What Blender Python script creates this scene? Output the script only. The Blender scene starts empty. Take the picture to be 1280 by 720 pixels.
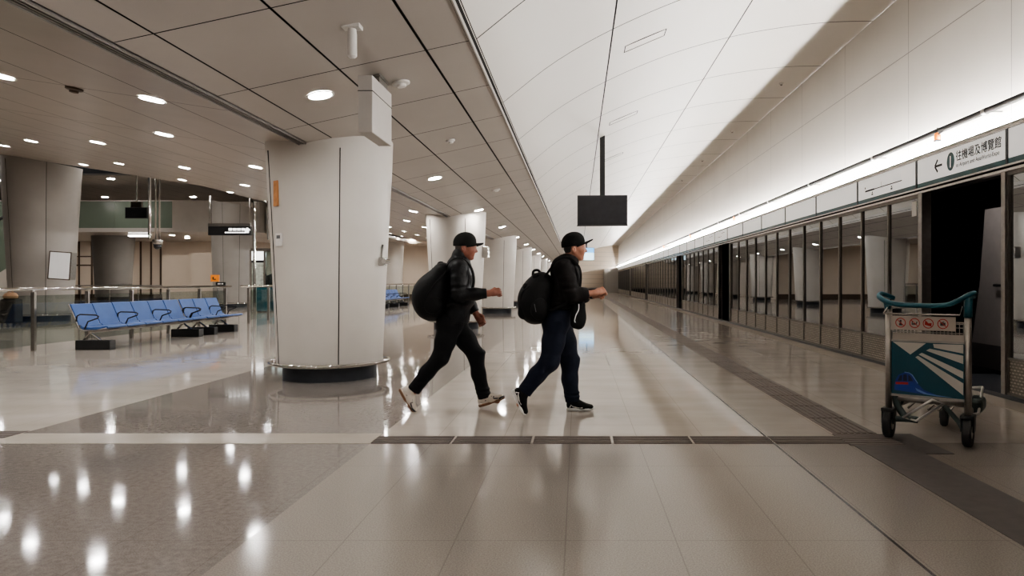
import bpy, math, random
import numpy as np
from mathutils import Vector, Matrix
random.seed(7)
SC = bpy.context.scene
COL = SC.collection
PI = math.pi

# ------------------------------------------------------------------ camera
H = 1.2; F = 890.0; VX, VY = 722.0, 352.0
cd = bpy.data.cameras.new('camera'); cam = bpy.data.objects.new('camera', cd); COL.objects.link(cam)
cd.sensor_width = 36.0; cd.lens = F / 1280 * 36
cam.location = (0, 0, H); cam.rotation_euler = (PI / 2, 0, 0)
cd.shift_x = -(VX - 640) / 1280; cd.shift_y = (VY - 360) / 1280
cd.clip_end = 300
SC.camera = cam

def at(px, py, Y):
    """point of the place seen at a photo position, at a distance Y down the platform"""
    return Vector(((px - VX) * Y / F, Y, H - (py - VY) * Y / F))

# ------------------------------------------------------------------ materials
def srgb(r, g, b):
    f = lambda c: (c / 12.92 if c <= .04045 else ((c + .055) / 1.055) ** 2.4)
    return (f(r / 255), f(g / 255), f(b / 255), 1)

def mat(name, col, rough=.5, metal=0., spec=.5, noise=0., nscale=8., bump=0., bscale=40., emit=None, estr=0., coat=0., rnoise=0., stretch=(1, 1, 1)):
    m = bpy.data.materials.new(name); m.use_nodes = True
    nt = m.node_tree; b = nt.nodes['Principled BSDF']; L = nt.links
    if len(col) == 3: col = (*col, 1)
    b.inputs['Base Color'].default_value = col
    b.inputs['Roughness'].default_value = rough
    b.inputs['Metallic'].default_value = metal
    b.inputs['Specular IOR Level'].default_value = spec
    b.inputs['Coat Weight'].default_value = coat
    b.inputs['Coat Roughness'].default_value = .08
    tc = nt.nodes.new('ShaderNodeTexCoord')
    mp = nt.nodes.new('ShaderNodeMapping'); mp.inputs['Scale'].default_value = stretch
    L.new(tc.outputs['Object'], mp.inputs['Vector'])
    if noise > 0:
        n = nt.nodes.new('ShaderNodeTexNoise'); n.inputs['Scale'].default_value = nscale; n.inputs['Detail'].default_value = 5
        L.new(mp.outputs['Vector'], n.inputs['Vector'])
        r = nt.nodes.new('ShaderNodeValToRGB')
        r.color_ramp.elements[0].position = .3; r.color_ramp.elements[1].position = .7
        r.color_ramp.elements[0].color = tuple(max(0, c * (1 - noise)) for c in col[:3]) + (1,)
        r.color_ramp.elements[1].color = tuple(min(1, c * (1 + noise)) for c in col[:3]) + (1,)
        L.new(n.outputs['Fac'], r.inputs['Fac']); L.new(r.outputs['Color'], b.inputs['Base Color'])
        if rnoise:
            mr = nt.nodes.new('ShaderNodeMapRange'); mr.inputs['To Min'].default_value = max(0, rough - rnoise); mr.inputs['To Max'].default_value = rough + rnoise
            L.new(n.outputs['Fac'], mr.inputs['Value']); L.new(mr.outputs['Result'], b.inputs['Roughness'])
    if bump > 0:
        n2 = nt.nodes.new('ShaderNodeTexNoise'); n2.inputs['Scale'].default_value = bscale; n2.inputs['Detail'].default_value = 4
        L.new(mp.outputs['Vector'], n2.inputs['Vector'])
        bp = nt.nodes.new('ShaderNodeBump'); bp.inputs['Strength'].default_value = bump; bp.inputs['Distance'].default_value = .02
        L.new(n2.outputs['Fac'], bp.inputs['Height']); L.new(bp.outputs['Normal'], b.inputs['Normal'])
    if emit is not None:
        b.inputs['Emission Color'].default_value = (*emit[:3], 1); b.inputs['Emission Strength'].default_value = estr
    return m

def emis(name, col, s):
    m = mat(name, (.8, .8, .8), emit=col, estr=s)
    return m

def glass(name, tint, refl, rough=.02, gcol=(1, 1, 1)):
    """thin pane: part see-through, part mirror"""
    m = bpy.data.materials.new(name); m.use_nodes = True
    nt = m.node_tree; nt.nodes.clear(); L = nt.links
    o = nt.nodes.new('ShaderNodeOutputMaterial'); mx = nt.nodes.new('ShaderNodeMixShader')
    t = nt.nodes.new('ShaderNodeBsdfTransparent'); t.inputs['Color'].default_value = (*tint, 1)
    g = nt.nodes.new('ShaderNodeBsdfGlossy'); g.inputs['Roughness'].default_value = rough; g.inputs['Color'].default_value = (*gcol, 1)
    n = nt.nodes.new('ShaderNodeTexNoise'); n.inputs['Scale'].default_value = 1.3
    tc = nt.nodes.new('ShaderNodeTexCoord'); L.new(tc.outputs['Object'], n.inputs['Vector'])
    mr = nt.nodes.new('ShaderNodeMapRange'); mr.inputs['To Min'].default_value = refl * .85; mr.inputs['To Max'].default_value = refl * 1.15
    L.new(n.outputs['Fac'], mr.inputs['Value']); L.new(mr.outputs['Result'], mx.inputs['Fac'])
    L.new(t.outputs[0], mx.inputs[1]); L.new(g.outputs[0], mx.inputs[2]); L.new(mx.outputs[0], o.inputs['Surface'])
    return m

M = {}
M['ceil'] = mat('satin_ceiling_panel', srgb(176, 168, 160), .38, noise=.05, nscale=.8, spec=.45)
M['ceil_left'] = mat('satin_ceiling_plank', srgb(168, 158, 148), .3, noise=.06, nscale=.8, spec=.6, bump=.05, bscale=1.5, stretch=(1, 3, 1))
M['gap'] = mat('dark_joint', (.012, .011, .010), .8, noise=.2)
M['vault'] = mat('white_vault_panel', srgb(232, 226, 218), .36, noise=.02, nscale=.6)
M['wallwhite'] = mat('white_wall_panel', srgb(214, 208, 200), .5, noise=.03, nscale=1.2)
M['fascia'] = mat('grey_fascia', srgb(190, 184, 178), .45, noise=.03)
M['pillar'] = mat('pillar_cladding', srgb(196, 190, 182), .42, noise=.05, nscale=1.6, spec=.4)
M['pillardark'] = mat('pillar_cladding_grey', srgb(158, 153, 147), .45, noise=.05, nscale=1.6)
M['plinth'] = mat('dark_plinth', srgb(44, 47, 52), .35, noise=.15, nscale=12)
M['steel'] = mat('brushed_steel', (.55, .52, .49), .22, metal=1, noise=.08, nscale=20, stretch=(1, 1, .1))
M['steeldark'] = mat('dull_steel', (.30, .28, .26), .35, metal=1, noise=.1, nscale=20)
M['chrome'] = mat('polished_chrome', (.75, .73, .70), .08, metal=1, noise=.03)
M['black'] = mat('black_plastic', (.012, .012, .013), .45, noise=.2)
M['blackgloss'] = mat('dark_screen', (.022, .022, .026), .18, noise=.08)
M['tunnel'] = mat('tunnel_dark', (.010, .010, .013), .6, noise=.3, nscale=2)
M['psd_glass'] = glass('screen_door_glass', (.13, .13, .135), .36, .012, (.90, .92, .93))
M['rail_glass'] = glass('railing_glass', (.80, .84, .82), .10, .02)
M['green_glass'] = mat('green_mezzanine_glass', srgb(134, 146, 132), .12, noise=.06, nscale=.6)
M['green_glass'].node_tree.nodes['Principled BSDF'].inputs['Alpha'].default_value = .72
M['kiosk_glass'] = glass('kiosk_glass', (.70, .78, .78), .12, .02)
M['enamel'] = mat('white_enamel_sign', srgb(222, 218, 213), .32, noise=.02)
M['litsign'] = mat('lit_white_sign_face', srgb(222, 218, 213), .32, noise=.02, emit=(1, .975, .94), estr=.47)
M['teal'] = mat('dark_teal_paint', srgb(26, 74, 78), .35, noise=.06)
M['ink'] = mat('black_ink', (.025, .025, .028), .6, noise=.1)
M['greyink'] = mat('grey_ink', (.12, .12, .125), .6, noise=.1)
M['white'] = mat('white_print', srgb(235, 233, 228), .5, noise=.02, emit=(1, .98, .95), estr=.15)
M['pipe'] = mat('grey_conduit', srgb(40, 38, 37), .7, spec=.2, noise=.08)
M['lamp'] = emis('fluorescent_tube', (1, .98, .95), 740)
M['down'] = emis('downlight_lens', (1, .97, .935), 225)
M['ring'] = mat('downlight_rim', srgb(215, 210, 204), .35, noise=.03)
M['amber'] = mat('amber_beacon', srgb(200, 90, 6), .4, noise=.05, emit=(1, .30, .01), estr=1.3)
M['blue_seat'] = mat('blue_seat_pad', srgb(58, 92, 150), .42, noise=.07, nscale=6, bump=.08, bscale=9)
M['screenblue'] = mat('lit_blue_display', (.1, .3, .6), .3, noise=.1, emit=(.16, .50, .95), estr=1.6)
M['screenwhite'] = mat('lit_display_panel', (.6, .8, .9), .3, noise=.05, emit=(.65, .88, 1), estr=1.8)
M['signwhite'] = mat('lit_sign_white', (.9, .9, .9), .4, noise=.02, emit=(1, .98, .95), estr=2.2)
M['beige'] = mat('beige_wall_panel', srgb(206, 192, 176), .5, noise=.04, nscale=.7)
M['brown'] = mat('brown_strip', srgb(82, 66, 54), .5, noise=.1)
M['kioskteal'] = mat('teal_laminate', srgb(16, 88, 100), .4, noise=.15, nscale=3)
M['orange'] = mat('orange_print', srgb(226, 128, 36), .5, noise=.05, emit=(1, .4, .05), estr=.12)
M['frost'] = mat('patterned_frosted_glass', srgb(190, 196, 186), .35, noise=.32, nscale=9)
M['paper'] = mat('notice_paper', srgb(240, 240, 240), .4, noise=.05, nscale=5, stretch=(8, 8, .5), emit=(1, 1, 1), estr=.12)  # slight glow put into the sheet to make it whiter
M['batten'] = emis('batten_diffuser', (1, .97, .93), 14)
M['fadedorange'] = mat('faded_orange_sticker', srgb(190, 132, 84), .6, noise=.2, nscale=14)
M['luggage'] = mat('black_luggage', (.014, .014, .015), .55, noise=.3, bump=.2)
M['tan'] = mat('tan_bundle', srgb(172, 138, 110), .75, noise=.15, bump=.3)
M['greydoor'] = mat('grey_inner_door', srgb(120, 114, 113), .45, noise=.05)
M['greydoordark'] = mat('dark_grey_kick_panel', srgb(58, 54, 55), .45, noise=.08)
M['tactile'] = mat('dark_tactile_paving', srgb(98, 89, 84), .62, noise=.14, nscale=9)
M['tactile2'] = mat('smooth_dark_paving', srgb(72, 66, 63), .6, noise=.14, nscale=14)
M['lightstrip'] = mat('pale_floor_strip', srgb(180, 170, 158), .22, noise=.06, nscale=3)

def perforated():
    m = mat('perforated_steel_kickplate', (.4, .38, .35), .35, metal=.6)
    nt = m.node_tree; b = nt.nodes['Principled BSDF']; L = nt.links
    tc = nt.nodes.new('ShaderNodeTexCoord')
    mp = nt.nodes.new('ShaderNodeMapping'); mp.inputs['Rotation'].default_value = (0, 0, 0)
    cb = nt.nodes.new('ShaderNodeCombineXYZ'); sp = nt.nodes.new('ShaderNodeSeparateXYZ')
    L.new(tc.outputs['Object'], sp.inputs[0]); L.new(sp.outputs['Y'], cb.inputs['X']); L.new(sp.outputs['Z'], cb.inputs['Y'])
    br = nt.nodes.new('ShaderNodeTexBrick'); L.new(cb.outputs[0], br.inputs['Vector'])
    br.inputs['Scale'].default_value = 1; br.inputs['Brick Width'].default_value = .055; br.inputs['Row Height'].default_value = .032
    br.inputs['Mortar Size'].default_value = .009; br.inputs['Color1'].default_value = srgb(186, 178, 164); br.inputs['Color2'].default_value = srgb(150, 143, 132)
    br.inputs['Mortar'].default_value = srgb(112, 106, 98)
    L.new(br.outputs['Color'], b.inputs['Base Color'])
    return m
M['perf'] = perforated()
M['mullion'] = mat('dull_mullion', srgb(112, 106, 100), .4, metal=.7, noise=.08, nscale=20)

# ------------------------------------------------------------------ mesh building
class MB:
    def __init__(s): s.v = []; s.f = []
    def add(s, vs, fs):
        o = len(s.v); s.v += [tuple(v) for v in vs]; s.f += [tuple(i + o for i in f) for f in fs]; return s
    def box(s, x0, x1, y0, y1, z0, z1, R=None):
        v = [Vector((x, y, z)) for x in (x0, x1) for y in (y0, y1) for z in (z0, z1)]
        if R is not None: v = [R @ p for p in v]
        return s.add(v, [(0, 1, 3, 2), (4, 6, 7, 5), (0, 4, 5, 1), (2, 3, 7, 6), (0, 2, 6, 4), (1, 5, 7, 3)])
    def quad(s, a, b, c, d): return s.add([a, b, c, d], [(0, 1, 2, 3)])
    def tube(s, path, r, n=12, closed=False, cap=True, flat=None):
        P = [Vector(p) for p in path]; N = len(P); rs = r if isinstance(r, (list, tuple)) else [r] * N
        vs = []; fs = []; up = None
        for i, p in enumerate(P):
            if closed: t = (P[(i + 1) % N] - P[i - 1])
            else: t = P[min(i + 1, N - 1)] - P[max(i - 1, 0)]
            t.normalize()
            if up is None:
                up = Vector((0, 0, 1)) if abs(t.z) < .9 else Vector((0, 1, 0))
            a = (up - t * up.dot(t)).normalized(); bb = t.cross(a); up = a
            for k in range(n):
                an = 2 * PI * k / n; fa = rs[i]; fb = rs[i] if flat is None else rs[i] * flat
                vs.append(p + a * math.cos(an) * fa + bb * math.sin(an) * fb)
        for i in range(N if closed else N - 1):
            j = (i + 1) % N
            for k in range(n):
                fs.append((i * n + k, i * n + (k + 1) % n, j * n + (k + 1) % n, j * n + k))
        if cap and not closed:
            fs.append(tuple(range(n))[::-1]); fs.append(tuple((N - 1) * n + k for k in range(n)))
        return s.add(vs, fs)
    def lathe(s, prof, c=(0, 0, 0), n=32, sx=1, sy=1, cap=True, axis='z', R=None):
        vs = []; fs = []
        for (r, z) in prof:
            for k in range(n):
                a = 2 * PI * k / n; p = Vector((r * math.cos(a) * sx, r * math.sin(a) * sy, z))
                if axis == 'y': p = Vector((p.x, p.z, -p.y))
                if axis == 'x': p = Vector((p.z, p.x, p.y))
                if R is not None: p = R @ p
                vs.append(p + Vector(c))
        for i in range(len(prof) - 1):
            for k in range(n):
                fs.append((i * n + k, i * n + (k + 1) % n, (i + 1) * n + (k + 1) % n, (i + 1) * n + k))
        if cap:
            fs.append(tuple(range(n))[::-1]); fs.append(tuple((len(prof) - 1) * n + k for k in range(n)))
        return s.add(vs, fs)
    def prism(s, poly, fn, t):
        """polygon (u,v) lifted by fn(u,v,depth), from depth 0 to t"""
        n = len(poly); vs = [fn(u, v, 0) for u, v in poly] + [fn(u, v, t) for u, v in poly]
        fs = [tuple(range(n))[::-1], tuple(range(n, 2 * n))] + [(i, (i + 1) % n, n + (i + 1) % n, n + i) for i in range(n)]
        return s.add(vs, fs)
    def build(s, name, m, parent=None, smooth=False, bevel=0, loc=None, ang=None):
        me = bpy.data.meshes.new(name); me.from_pydata([tuple(v) for v in s.v], [], s.f); me.update()
        o = bpy.data.objects.new(name, me); COL.objects.link(o)
        me.materials.append(M[m] if isinstance(m, str) else m)
        if smooth:
            for p in me.polygons: p.use_smooth = True
            if ang: me.set_sharp_from_angle(angle=math.radians(ang))
        if bevel:
            b = o.modifiers.new('bevel', 'BEVEL'); b.width = bevel; b.segments = 2; b.limit_method = 'ANGLE'
        if parent is not None: o.parent = parent
        if loc is not None: o.location = loc
        return o

def fix_normals(o):
    import bmesh
    bm = bmesh.new(); bm.from_mesh(o.data); bmesh.ops.recalc_face_normals(bm, faces=bm.faces); bm.to_mesh(o.data); bm.free()

def tag(o, label, cat, group=None, kind=None):
    o['label'] = label; o['category'] = cat
    if group: o['group'] = group
    if kind: o['kind'] = kind
    return o
def struct(o): o['kind'] = 'structure'; return o
def thing(name, label, cat, loc=(0, 0, 0), group=None, rz=0):
    o = bpy.data.objects.new(name, None); o.empty_display_size = .1; COL.objects.link(o)
    o.location = loc; o.rotation_euler = (0, 0, rz)
    return tag(o, label, cat, group)
def copy_tree(o, parent=None):
    c = o.copy(); COL.objects.link(c); c.parent = parent
    for ch in list(o.children): copy_tree(ch, c)
    return c
ORD = ['first', 'second', 'third', 'fourth', 'fifth', 'sixth', 'seventh', 'eighth', 'ninth', 'tenth', 'eleventh', 'twelfth', 'thirteenth',
       'fourteenth', 'fifteenth', 'sixteenth', 'seventeenth', 'eighteenth', 'nineteenth', 'twentieth', 'twenty-first', 'twenty-second', 'twenty-third', 'twenty-fourth', 'twenty-fifth', 'twenty-sixth', 'twenty-seventh', 'twenty-eighth']

def text(name, s, size, m, parent, fn, align='LEFT', thick=.002):
    """lettering as a flat mesh; fn maps (x, y, depth) of the text to a point"""
    c = bpy.data.curves.new(name, 'FONT'); c.body = s; c.size = size; c.align_x = align; c.resolution_u = 3
    o = bpy.data.objects.new(name, c); COL.objects.link(o)
    dg = bpy.context.evaluated_depsgraph_get(); me = bpy.data.meshes.new_from_object(o.evaluated_get(dg))
    bpy.data.objects.remove(o); bpy.data.curves.remove(c)
    vs0 = [v.co.copy() for v in me.vertices]; fs0 = [tuple(p.vertices) for p in me.polygons]; bpy.data.meshes.remove(me)
    mb = MB()
    for dx, dy in ((-1, -1), (1, -1), (1, 1), (-1, 1)):        # heavier strokes
        mb.add([fn(v.x + dx * size * .012, v.y + dy * size * .012, 0) for v in vs0], fs0)
    me = bpy.data.meshes.new(name); me.from_pydata([tuple(v) for v in mb.v], [], mb.f); me.update()
    me.materials.clear(); me.materials.append(M[m]); me.name = name
    o = bpy.data.objects.new(name, me); COL.objects.link(o); o.parent = parent
    return o

# ------------------------------------------------------------------ setting : floor
ZV = 2.80; XV = -3.17                     # valley of the butterfly ceiling above the pillar row
SR, SL = .22, .155
def zright(x): return ZV + SR * (x - XV)
def zleft(x): return ZV + SL * (XV - x)
YB, YE, YH = -5.0, 80.0, 48.0
XW = 4.6; XP = 4.40

def floor_mat():
    m = bpy.data.materials.new('polished_stone_floor'); m.use_nodes = True
    nt = m.node_tree; b = nt.nodes['Principled BSDF']; L = nt.links; N = nt.nodes.new
    tc = N('ShaderNodeTexCoord'); sp = N('ShaderNodeSeparateXYZ'); L.new(tc.outputs['Object'], sp.inputs[0])
    X, Y = sp.outputs['X'], sp.outputs['Y']
    def math_(op, a, bb=None, c=None):
        n = N('ShaderNodeMath'); n.operation = op
        for i, q in enumerate((a, bb, c)):
            if q is None: continue
            if isinstance(q, (int, float)): n.inputs[i].default_value = q
            else: L.new(q, n.inputs[i])
        return n.outputs[0]
    def between(v, a, bb): return math_('MULTIPLY', math_('GREATER_THAN', v, a), math_('LESS_THAN', v, bb))
    def line(v, period, off, w):
        q = math_('ABSOLUTE', math_('SUBTRACT', math_('FRACT', math_('ADD', math_('DIVIDE', math_('SUBTRACT', v, off), period), .5)), .5))
        return math_('LESS_THAN', q, w / period / 2)
    def mix(fac, a, bb):
        n = N('ShaderNodeMix'); n.data_type = 'RGBA'
        L.new(fac, n.inputs['Factor'])
        for i, q in ((6, a), (7, bb)):
            if isinstance(q, tuple): n.inputs[i].default_value = q
            else: L.new(q, n.inputs[i])
        return n.outputs[2]
    def noise(scale, detail=4, sx=1, sy=1):
        mp = N('ShaderNodeMapping'); mp.inputs['Scale'].default_value = (sx, sy, 1); L.new(tc.outputs['Object'], mp.inputs[0])
        n = N('ShaderNodeTexNoise'); n.inputs['Scale'].default_value = scale; n.inputs['Detail'].default_value = detail
        L.new(mp.outputs[0], n.inputs['Vector']); return n.outputs['Fac']
    def ramp(f, p0, c0, p1, c1):
        r = N('ShaderNodeValToRGB'); e = r.color_ramp.elements
        e[0].position = p0; e[0].color = c0; e[1].position = p1; e[1].color = c1; L.new(f, r.inputs['Fac']); return r.outputs['Color']
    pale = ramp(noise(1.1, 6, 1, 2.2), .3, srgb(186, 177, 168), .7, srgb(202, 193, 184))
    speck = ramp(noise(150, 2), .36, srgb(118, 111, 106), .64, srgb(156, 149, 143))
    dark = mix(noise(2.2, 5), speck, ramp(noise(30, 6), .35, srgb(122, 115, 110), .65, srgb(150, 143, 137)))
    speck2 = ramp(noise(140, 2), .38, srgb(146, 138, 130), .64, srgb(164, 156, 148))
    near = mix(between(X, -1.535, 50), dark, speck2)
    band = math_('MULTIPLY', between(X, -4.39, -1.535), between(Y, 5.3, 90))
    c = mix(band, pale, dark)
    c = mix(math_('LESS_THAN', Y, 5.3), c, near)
    # joints
    jx = line(X, .512, .456, .006); jy = line(Y, 1.333, 3.3, .006)
    j = math_('MAXIMUM', jx, jy)
    j = math_('MULTIPLY', j, math_('SUBTRACT', 1., band))
    c = mix(math_('MULTIPLY', j, .28), c, srgb(96, 86, 78))
    slot = between(X, 1.448, 1.464)
    c = mix(slot, c, srgb(26, 23, 21))
    L.new(c, b.inputs['Base Color'])
    r = N('ShaderNodeMapRange'); r.inputs['To Min'].default_value = .03; r.inputs['To Max'].default_value = .10
    L.new(noise(3.0, 5, 1, 1.5), r.inputs['Value'])
    r2 = math_('ADD', r.outputs['Result'], math_('MULTIPLY', math_('MULTIPLY', math_('LESS_THAN', Y, 5.3), math_('GREATER_THAN', X, -1.535)), .08))
    r3 = math_('ADD', r2, math_('MULTIPLY', math_('GREATER_THAN', X, 1.464), .07))
    L.new(r3, b.inputs['Roughness'])
    b.inputs['Specular IOR Level'].default_value = .62
    bp = N('ShaderNodeBump'); bp.inputs['Strength'].default_value = .02; bp.inputs['Distance'].default_value = .02
    L.new(noise(2.6, 3, 1, .6), bp.inputs['Height']); L.new(bp.outputs['Normal'], b.inputs['Normal'])
    return m
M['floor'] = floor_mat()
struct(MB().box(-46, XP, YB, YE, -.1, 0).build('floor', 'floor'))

def bars(mb, x0, x1, y0, y1, along, pitch=.05, w=.028, h=.006):
    mb.box(x0, x1, y0, y1, .0005, .003)
    if along == 'y':
        n = int((x1 - x0) / pitch); off = (x1 - x0 - (n - 1) * pitch) / 2
        for i in range(n): c = x0 + off + i * pitch; mb.box(c - w / 2, c + w / 2, y0, y1, .003, h)
    else:
        n = int((y1 - y0) / pitch); off = (y1 - y0 - (n - 1) * pitch) / 2
        for i in range(n): c = y0 + off + i * pitch; mb.box(x0, x1, c - w / 2, c + w / 2, .003, h)
mb = MB()
y = 5.62
while y < 78:
    bars(mb, 2.02, 2.36, y, y + .60, 'y'); y += .62
struct(mb.build('trim_1', 'tactile'))                          # ridged guidance strip along the doors
mb = MB(); x = -1.53
while x < 1.95:
    bars(mb, x, min(x + .58, 2.0), 5.27, 5.52, 'x'); x += .60
struct(mb.build('trim_2', 'tactile'))                          # ridged strip across the platform
mb = MB(); bars(mb, 2.0, 2.40, 5.20, 5.60, 'x', .066, .035); struct(mb.build('trim_3', 'tactile'))
mb = MB(); mb.box(2.02, 2.42, YB, 5.20, .0005, .003); mb.box(2.40, 2.62, 4.95, 5.60, .0005, .003)
struct(mb.build('trim_4', 'tactile2'))                         # smooth dark paving
mb = MB(); mb.box(-4.39, -1.54, 5.27, 5.62, .0005, .0025); struct(mb.build('trim_5', 'lightstrip'))
mb = MB(); bars(mb, -12, -4.40, 5.45, 5.72, 'x'); struct(mb.build('trim_6', 'tactile'))
mb = MB(); mb.box(4.05, XP, YB, YE, .0005, .003); struct(mb.build('trim_7', 'lightstrip'))

# ------------------------------------------------------------------ setting : ceiling, vault, walls
ceil = struct(bpy.data.objects.new('ceiling', None)); COL.objects.link(ceil)
def grid(mb, us, ys, pos, gu, gy):
    """panels between breaks, with open joints"""
    for i in range(len(us) - 1):
        for k in range(len(ys) - 1):
            a, b_ = us[i] + gu / 2, us[i + 1] - gu / 2; c, d = ys[k] + gy / 2, ys[k + 1] - gy / 2
            seg = max(1, int((b_ - a) / .15)) if pos is vpos else 1
            vs = []
            for q in range(seg + 1):
                u0 = a + (b_ - a) * q / seg; vs += [pos(u0, c), pos(u0, d)]
            mb.add(vs, [(2 * q, 2 * q + 1, 2 * q + 3, 2 * q + 2) for q in range(seg)])
VP = [(-.925, 3.40), (-.30, 3.89), (.436, 4.31), (1.40, 4.72), (2.36, 5.0), (3.2, 5.155), (3.95, 5.235), (4.6, 5.25)]
def vz(x):
    xs = [p[0] for p in VP]; n = len(VP)
    i = max(0, min(n - 2, next((k for k in range(n - 1) if x <= xs[k + 1]), n - 2)))
    p1, p2 = VP[i], VP[i + 1]; h = p2[0] - p1[0]; t = (x - p1[0]) / h
    def sl(k):
        if k == 0: return (VP[1][1] - VP[0][1]) / (VP[1][0] - VP[0][0])
        if k == n - 1: return (VP[-1][1] - VP[-2][1]) / (VP[-1][0] - VP[-2][0])
        return (VP[k + 1][1] - VP[k - 1][1]) / (VP[k + 1][0] - VP[k - 1][0])
    m1, m2 = sl(i) * h, sl(i + 1) * h
    return (2 * t**3 - 3 * t**2 + 1) * p1[1] + (t**3 - 2 * t**2 + t) * m1 + (-2 * t**3 + 3 * t**2) * p2[1] + (t**3 - t**2) * m2
def vpos(u, y): return (u, y, vz(u))
def rpos(u, y): return (u, y, zright(u))
def lpos(u, y): return (u, y, zleft(u))
def frange(a, b, s):
    r = [a]
    while r[-1] + s < b: r.append(r[-1] + s)
    r.append(b); return r
YR = frange(-4.90, YE, 1.385)
mb = MB(); grid(mb, [-2.857, -2.07, -1.316], YR, rpos, .018, .014); grid(mb, [-3.13, -2.857], YR, rpos, .012, .012); grid(mb, [-1.316, -.934], YR, rpos, .026, .014)
mb.build('sloped_panel', 'ceil', ceil)
mb = MB(); mb.quad((-.9, YB, zright(-.9) + .03), (-.9, YE, zright(-.9) + .03), (XV, YE, ZV + .03), (XV, YB, ZV + .03))
def vback(d):
    xs = np.linspace(VP[0][0], XW, 24)
    for a, b_ in zip(xs[:-1], xs[1:]): mb.quad((a, YB, vz(a) + d), (a, YE, vz(a) + d), (b_, YE, vz(b_) + d), (b_, YB, vz(b_) + d))
vback(.03)
XC, YC = -11.1, 21.0                       # the left ceiling stops here and the rear hall is higher
mb.quad((XV, YB, ZV + .03), (XV, YC, ZV + .03), (-46, YC, zleft(-46) + .03), (-46, YB, zleft(-46) + .03))
mb.quad((XV, YC, ZV + .03), (XV, YE, ZV + .03), (XC, YE, zleft(XC) + .03), (XC, YC, zleft(XC) + .03))
mb.build('joint_backing', 'gap', ceil)
mb = MB(); mb.box(-.94, -.925, YB, YE, zright(-.934) - .012, 3.41); mb.build('edge_fascia', 'fascia', ceil)
YVp = frange(-2.73, YE, 2.30)
mb = MB(); grid(mb, [VP[0][0], .436, 2.36, XW], YVp, vpos, .02, .022); mb.build('vault_panel', 'vault', ceil, smooth=True)
us = [XV - .05] + list(np.arange(-3.9, XC, -.95)) + [XC]; us = [float(u) for u in us]
YL = frange(-4.0, YE, 2.69)
mb = MB()
for i in range(len(us) - 1):
    for k in range(len(YL) - 1):
        a, b_ = us[i] - .006, us[i + 1] + .006; c, d = YL[k] + .006, YL[k + 1] - .006
        mb.quad(lpos(a, c), lpos(b_, c), lpos(b_, d), lpos(a, d))
us2 = [XC] + [float(u) for u in np.arange(XC - .95, -46, -.95)]
YL2 = [y for y in YL if y < YC] + [YC]
for i in range(len(us2) - 1):
    for k in range(len(YL2) - 1):
        a, b_ = us2[i] - .006, us2[i + 1] + .006; c, d = YL2[k] + .006, YL2[k + 1] - .006
        mb.quad(lpos(a, c), lpos(b_, c), lpos(b_, d), lpos(a, d))
mb.build('plank_panel', 'ceil_left', ceil)
mb = MB()
for dx in (-.035, -.005, .025): mb.box(XV + dx - .006, XV + dx + .006, YB, YE, ZV - .012, ZV + .02)
mb.box(XV - .062, XV - .048, YB, YE, ZV - .02, ZV + .02)
mb.build('air_slot', 'steeldark', ceil)
# high rear ceiling
MB().box(-18.3, -14.6, 24.6, 25.0, 4.93, 5.35).build('dark_beam', 'plinth', ceil)
mb = MB()
for x in np.arange(-46, XC, 1.2): mb.quad((x + .01, YC, 6.4), (x + .01, YH, 6.4), (x + 1.19, YH, 6.4), (x + 1.19, YC, 6.4))
mb.build('high_ceiling', 'ceil_left', ceil)
mb = MB(); mb.quad((-46, YC, 6.45), (-46, YH, 6.45), (XC, YH, 6.45), (XC, YC, 6.45)); mb.build('high_ceiling_backing', 'gap', ceil)
mb = MB(); mb.box(-25, XC + .02, YC, YC + .12, zleft(XC), 6.4)
mb.v = [(x, y, (zleft(x) + .01) if z < 6 else z) for x, y, z in mb.v]; mb.build('edge_upstand', 'plinth', ceil)
mb = MB(); mb.box(XC, XC + .1, YC, YH, zleft(XC) + .02, 6.4); mb.build('side_upstand', 'fascia', ceil)

# right wall above the doors
wr = struct(bpy.data.objects.new('wall_right', None)); COL.objects.link(wr)
mb = MB()
YW = frange(-4.2, YE, 2.35)
for k in range(len(YW) - 1):
    for z0, z1 in ((2.6, 4.375), (4.385, 5.26)):
        mb.quad((XW, YW[k] + .005, z0), (XW, YW[k + 1] - .005, z0), (XW, YW[k + 1] - .005, z1), (XW, YW[k] + .005, z1))
mb.build('wall_panel', 'wallwhite', wr)
mb = MB(); mb.box(XW + .02, XW + .1, YB, YE, 2.5, 5.5); mb.build('wall_backing', 'steeldark', wr)
# tunnel behind the doors
mb = MB(); mb.box(6.6, 6.8, YB, YE, -.4, 3.2); mb.box(XP, 6.8, YB, YE, -.5, -.1); mb.box(XP + .32, 6.8, YB, YE, 2.9, 3.1); mb.box(XP, 6.8, YE, YE + .1, -.4, 3.2)
mb.box(XP, 6.8, YB - .1, YB, -.4, 3.2)
mb.build('tunnel_lining', 'tunnel', wr)

# end wall with long horizontal boards
we = struct(bpy.data.objects.new('wall_end', None)); COL.objects.link(we)
mb = MB()
z = 0.5
while z < 5.6:
    mb.box(-5, XW + .3, YE, YE + .1, z + .02, z + .49); z += .5
mb.build('board', 'beige', we)
mb = MB(); mb.box(-5, XW + .3, YE + .03, YE + .2, -.1, 5.6); mb.build('backing', 'pillardark', we)
mb = MB(); mb.box(-4, 2.8, YE - .06, YE - .001, 0, .38); mb.build('plinth', 'plinth', we)
mb = MB(); mb.box(2.9, XP, YE - 3, YE - .1, 0, 2.6); mb.build('end_cabin', 'steeldark', we)

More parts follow.
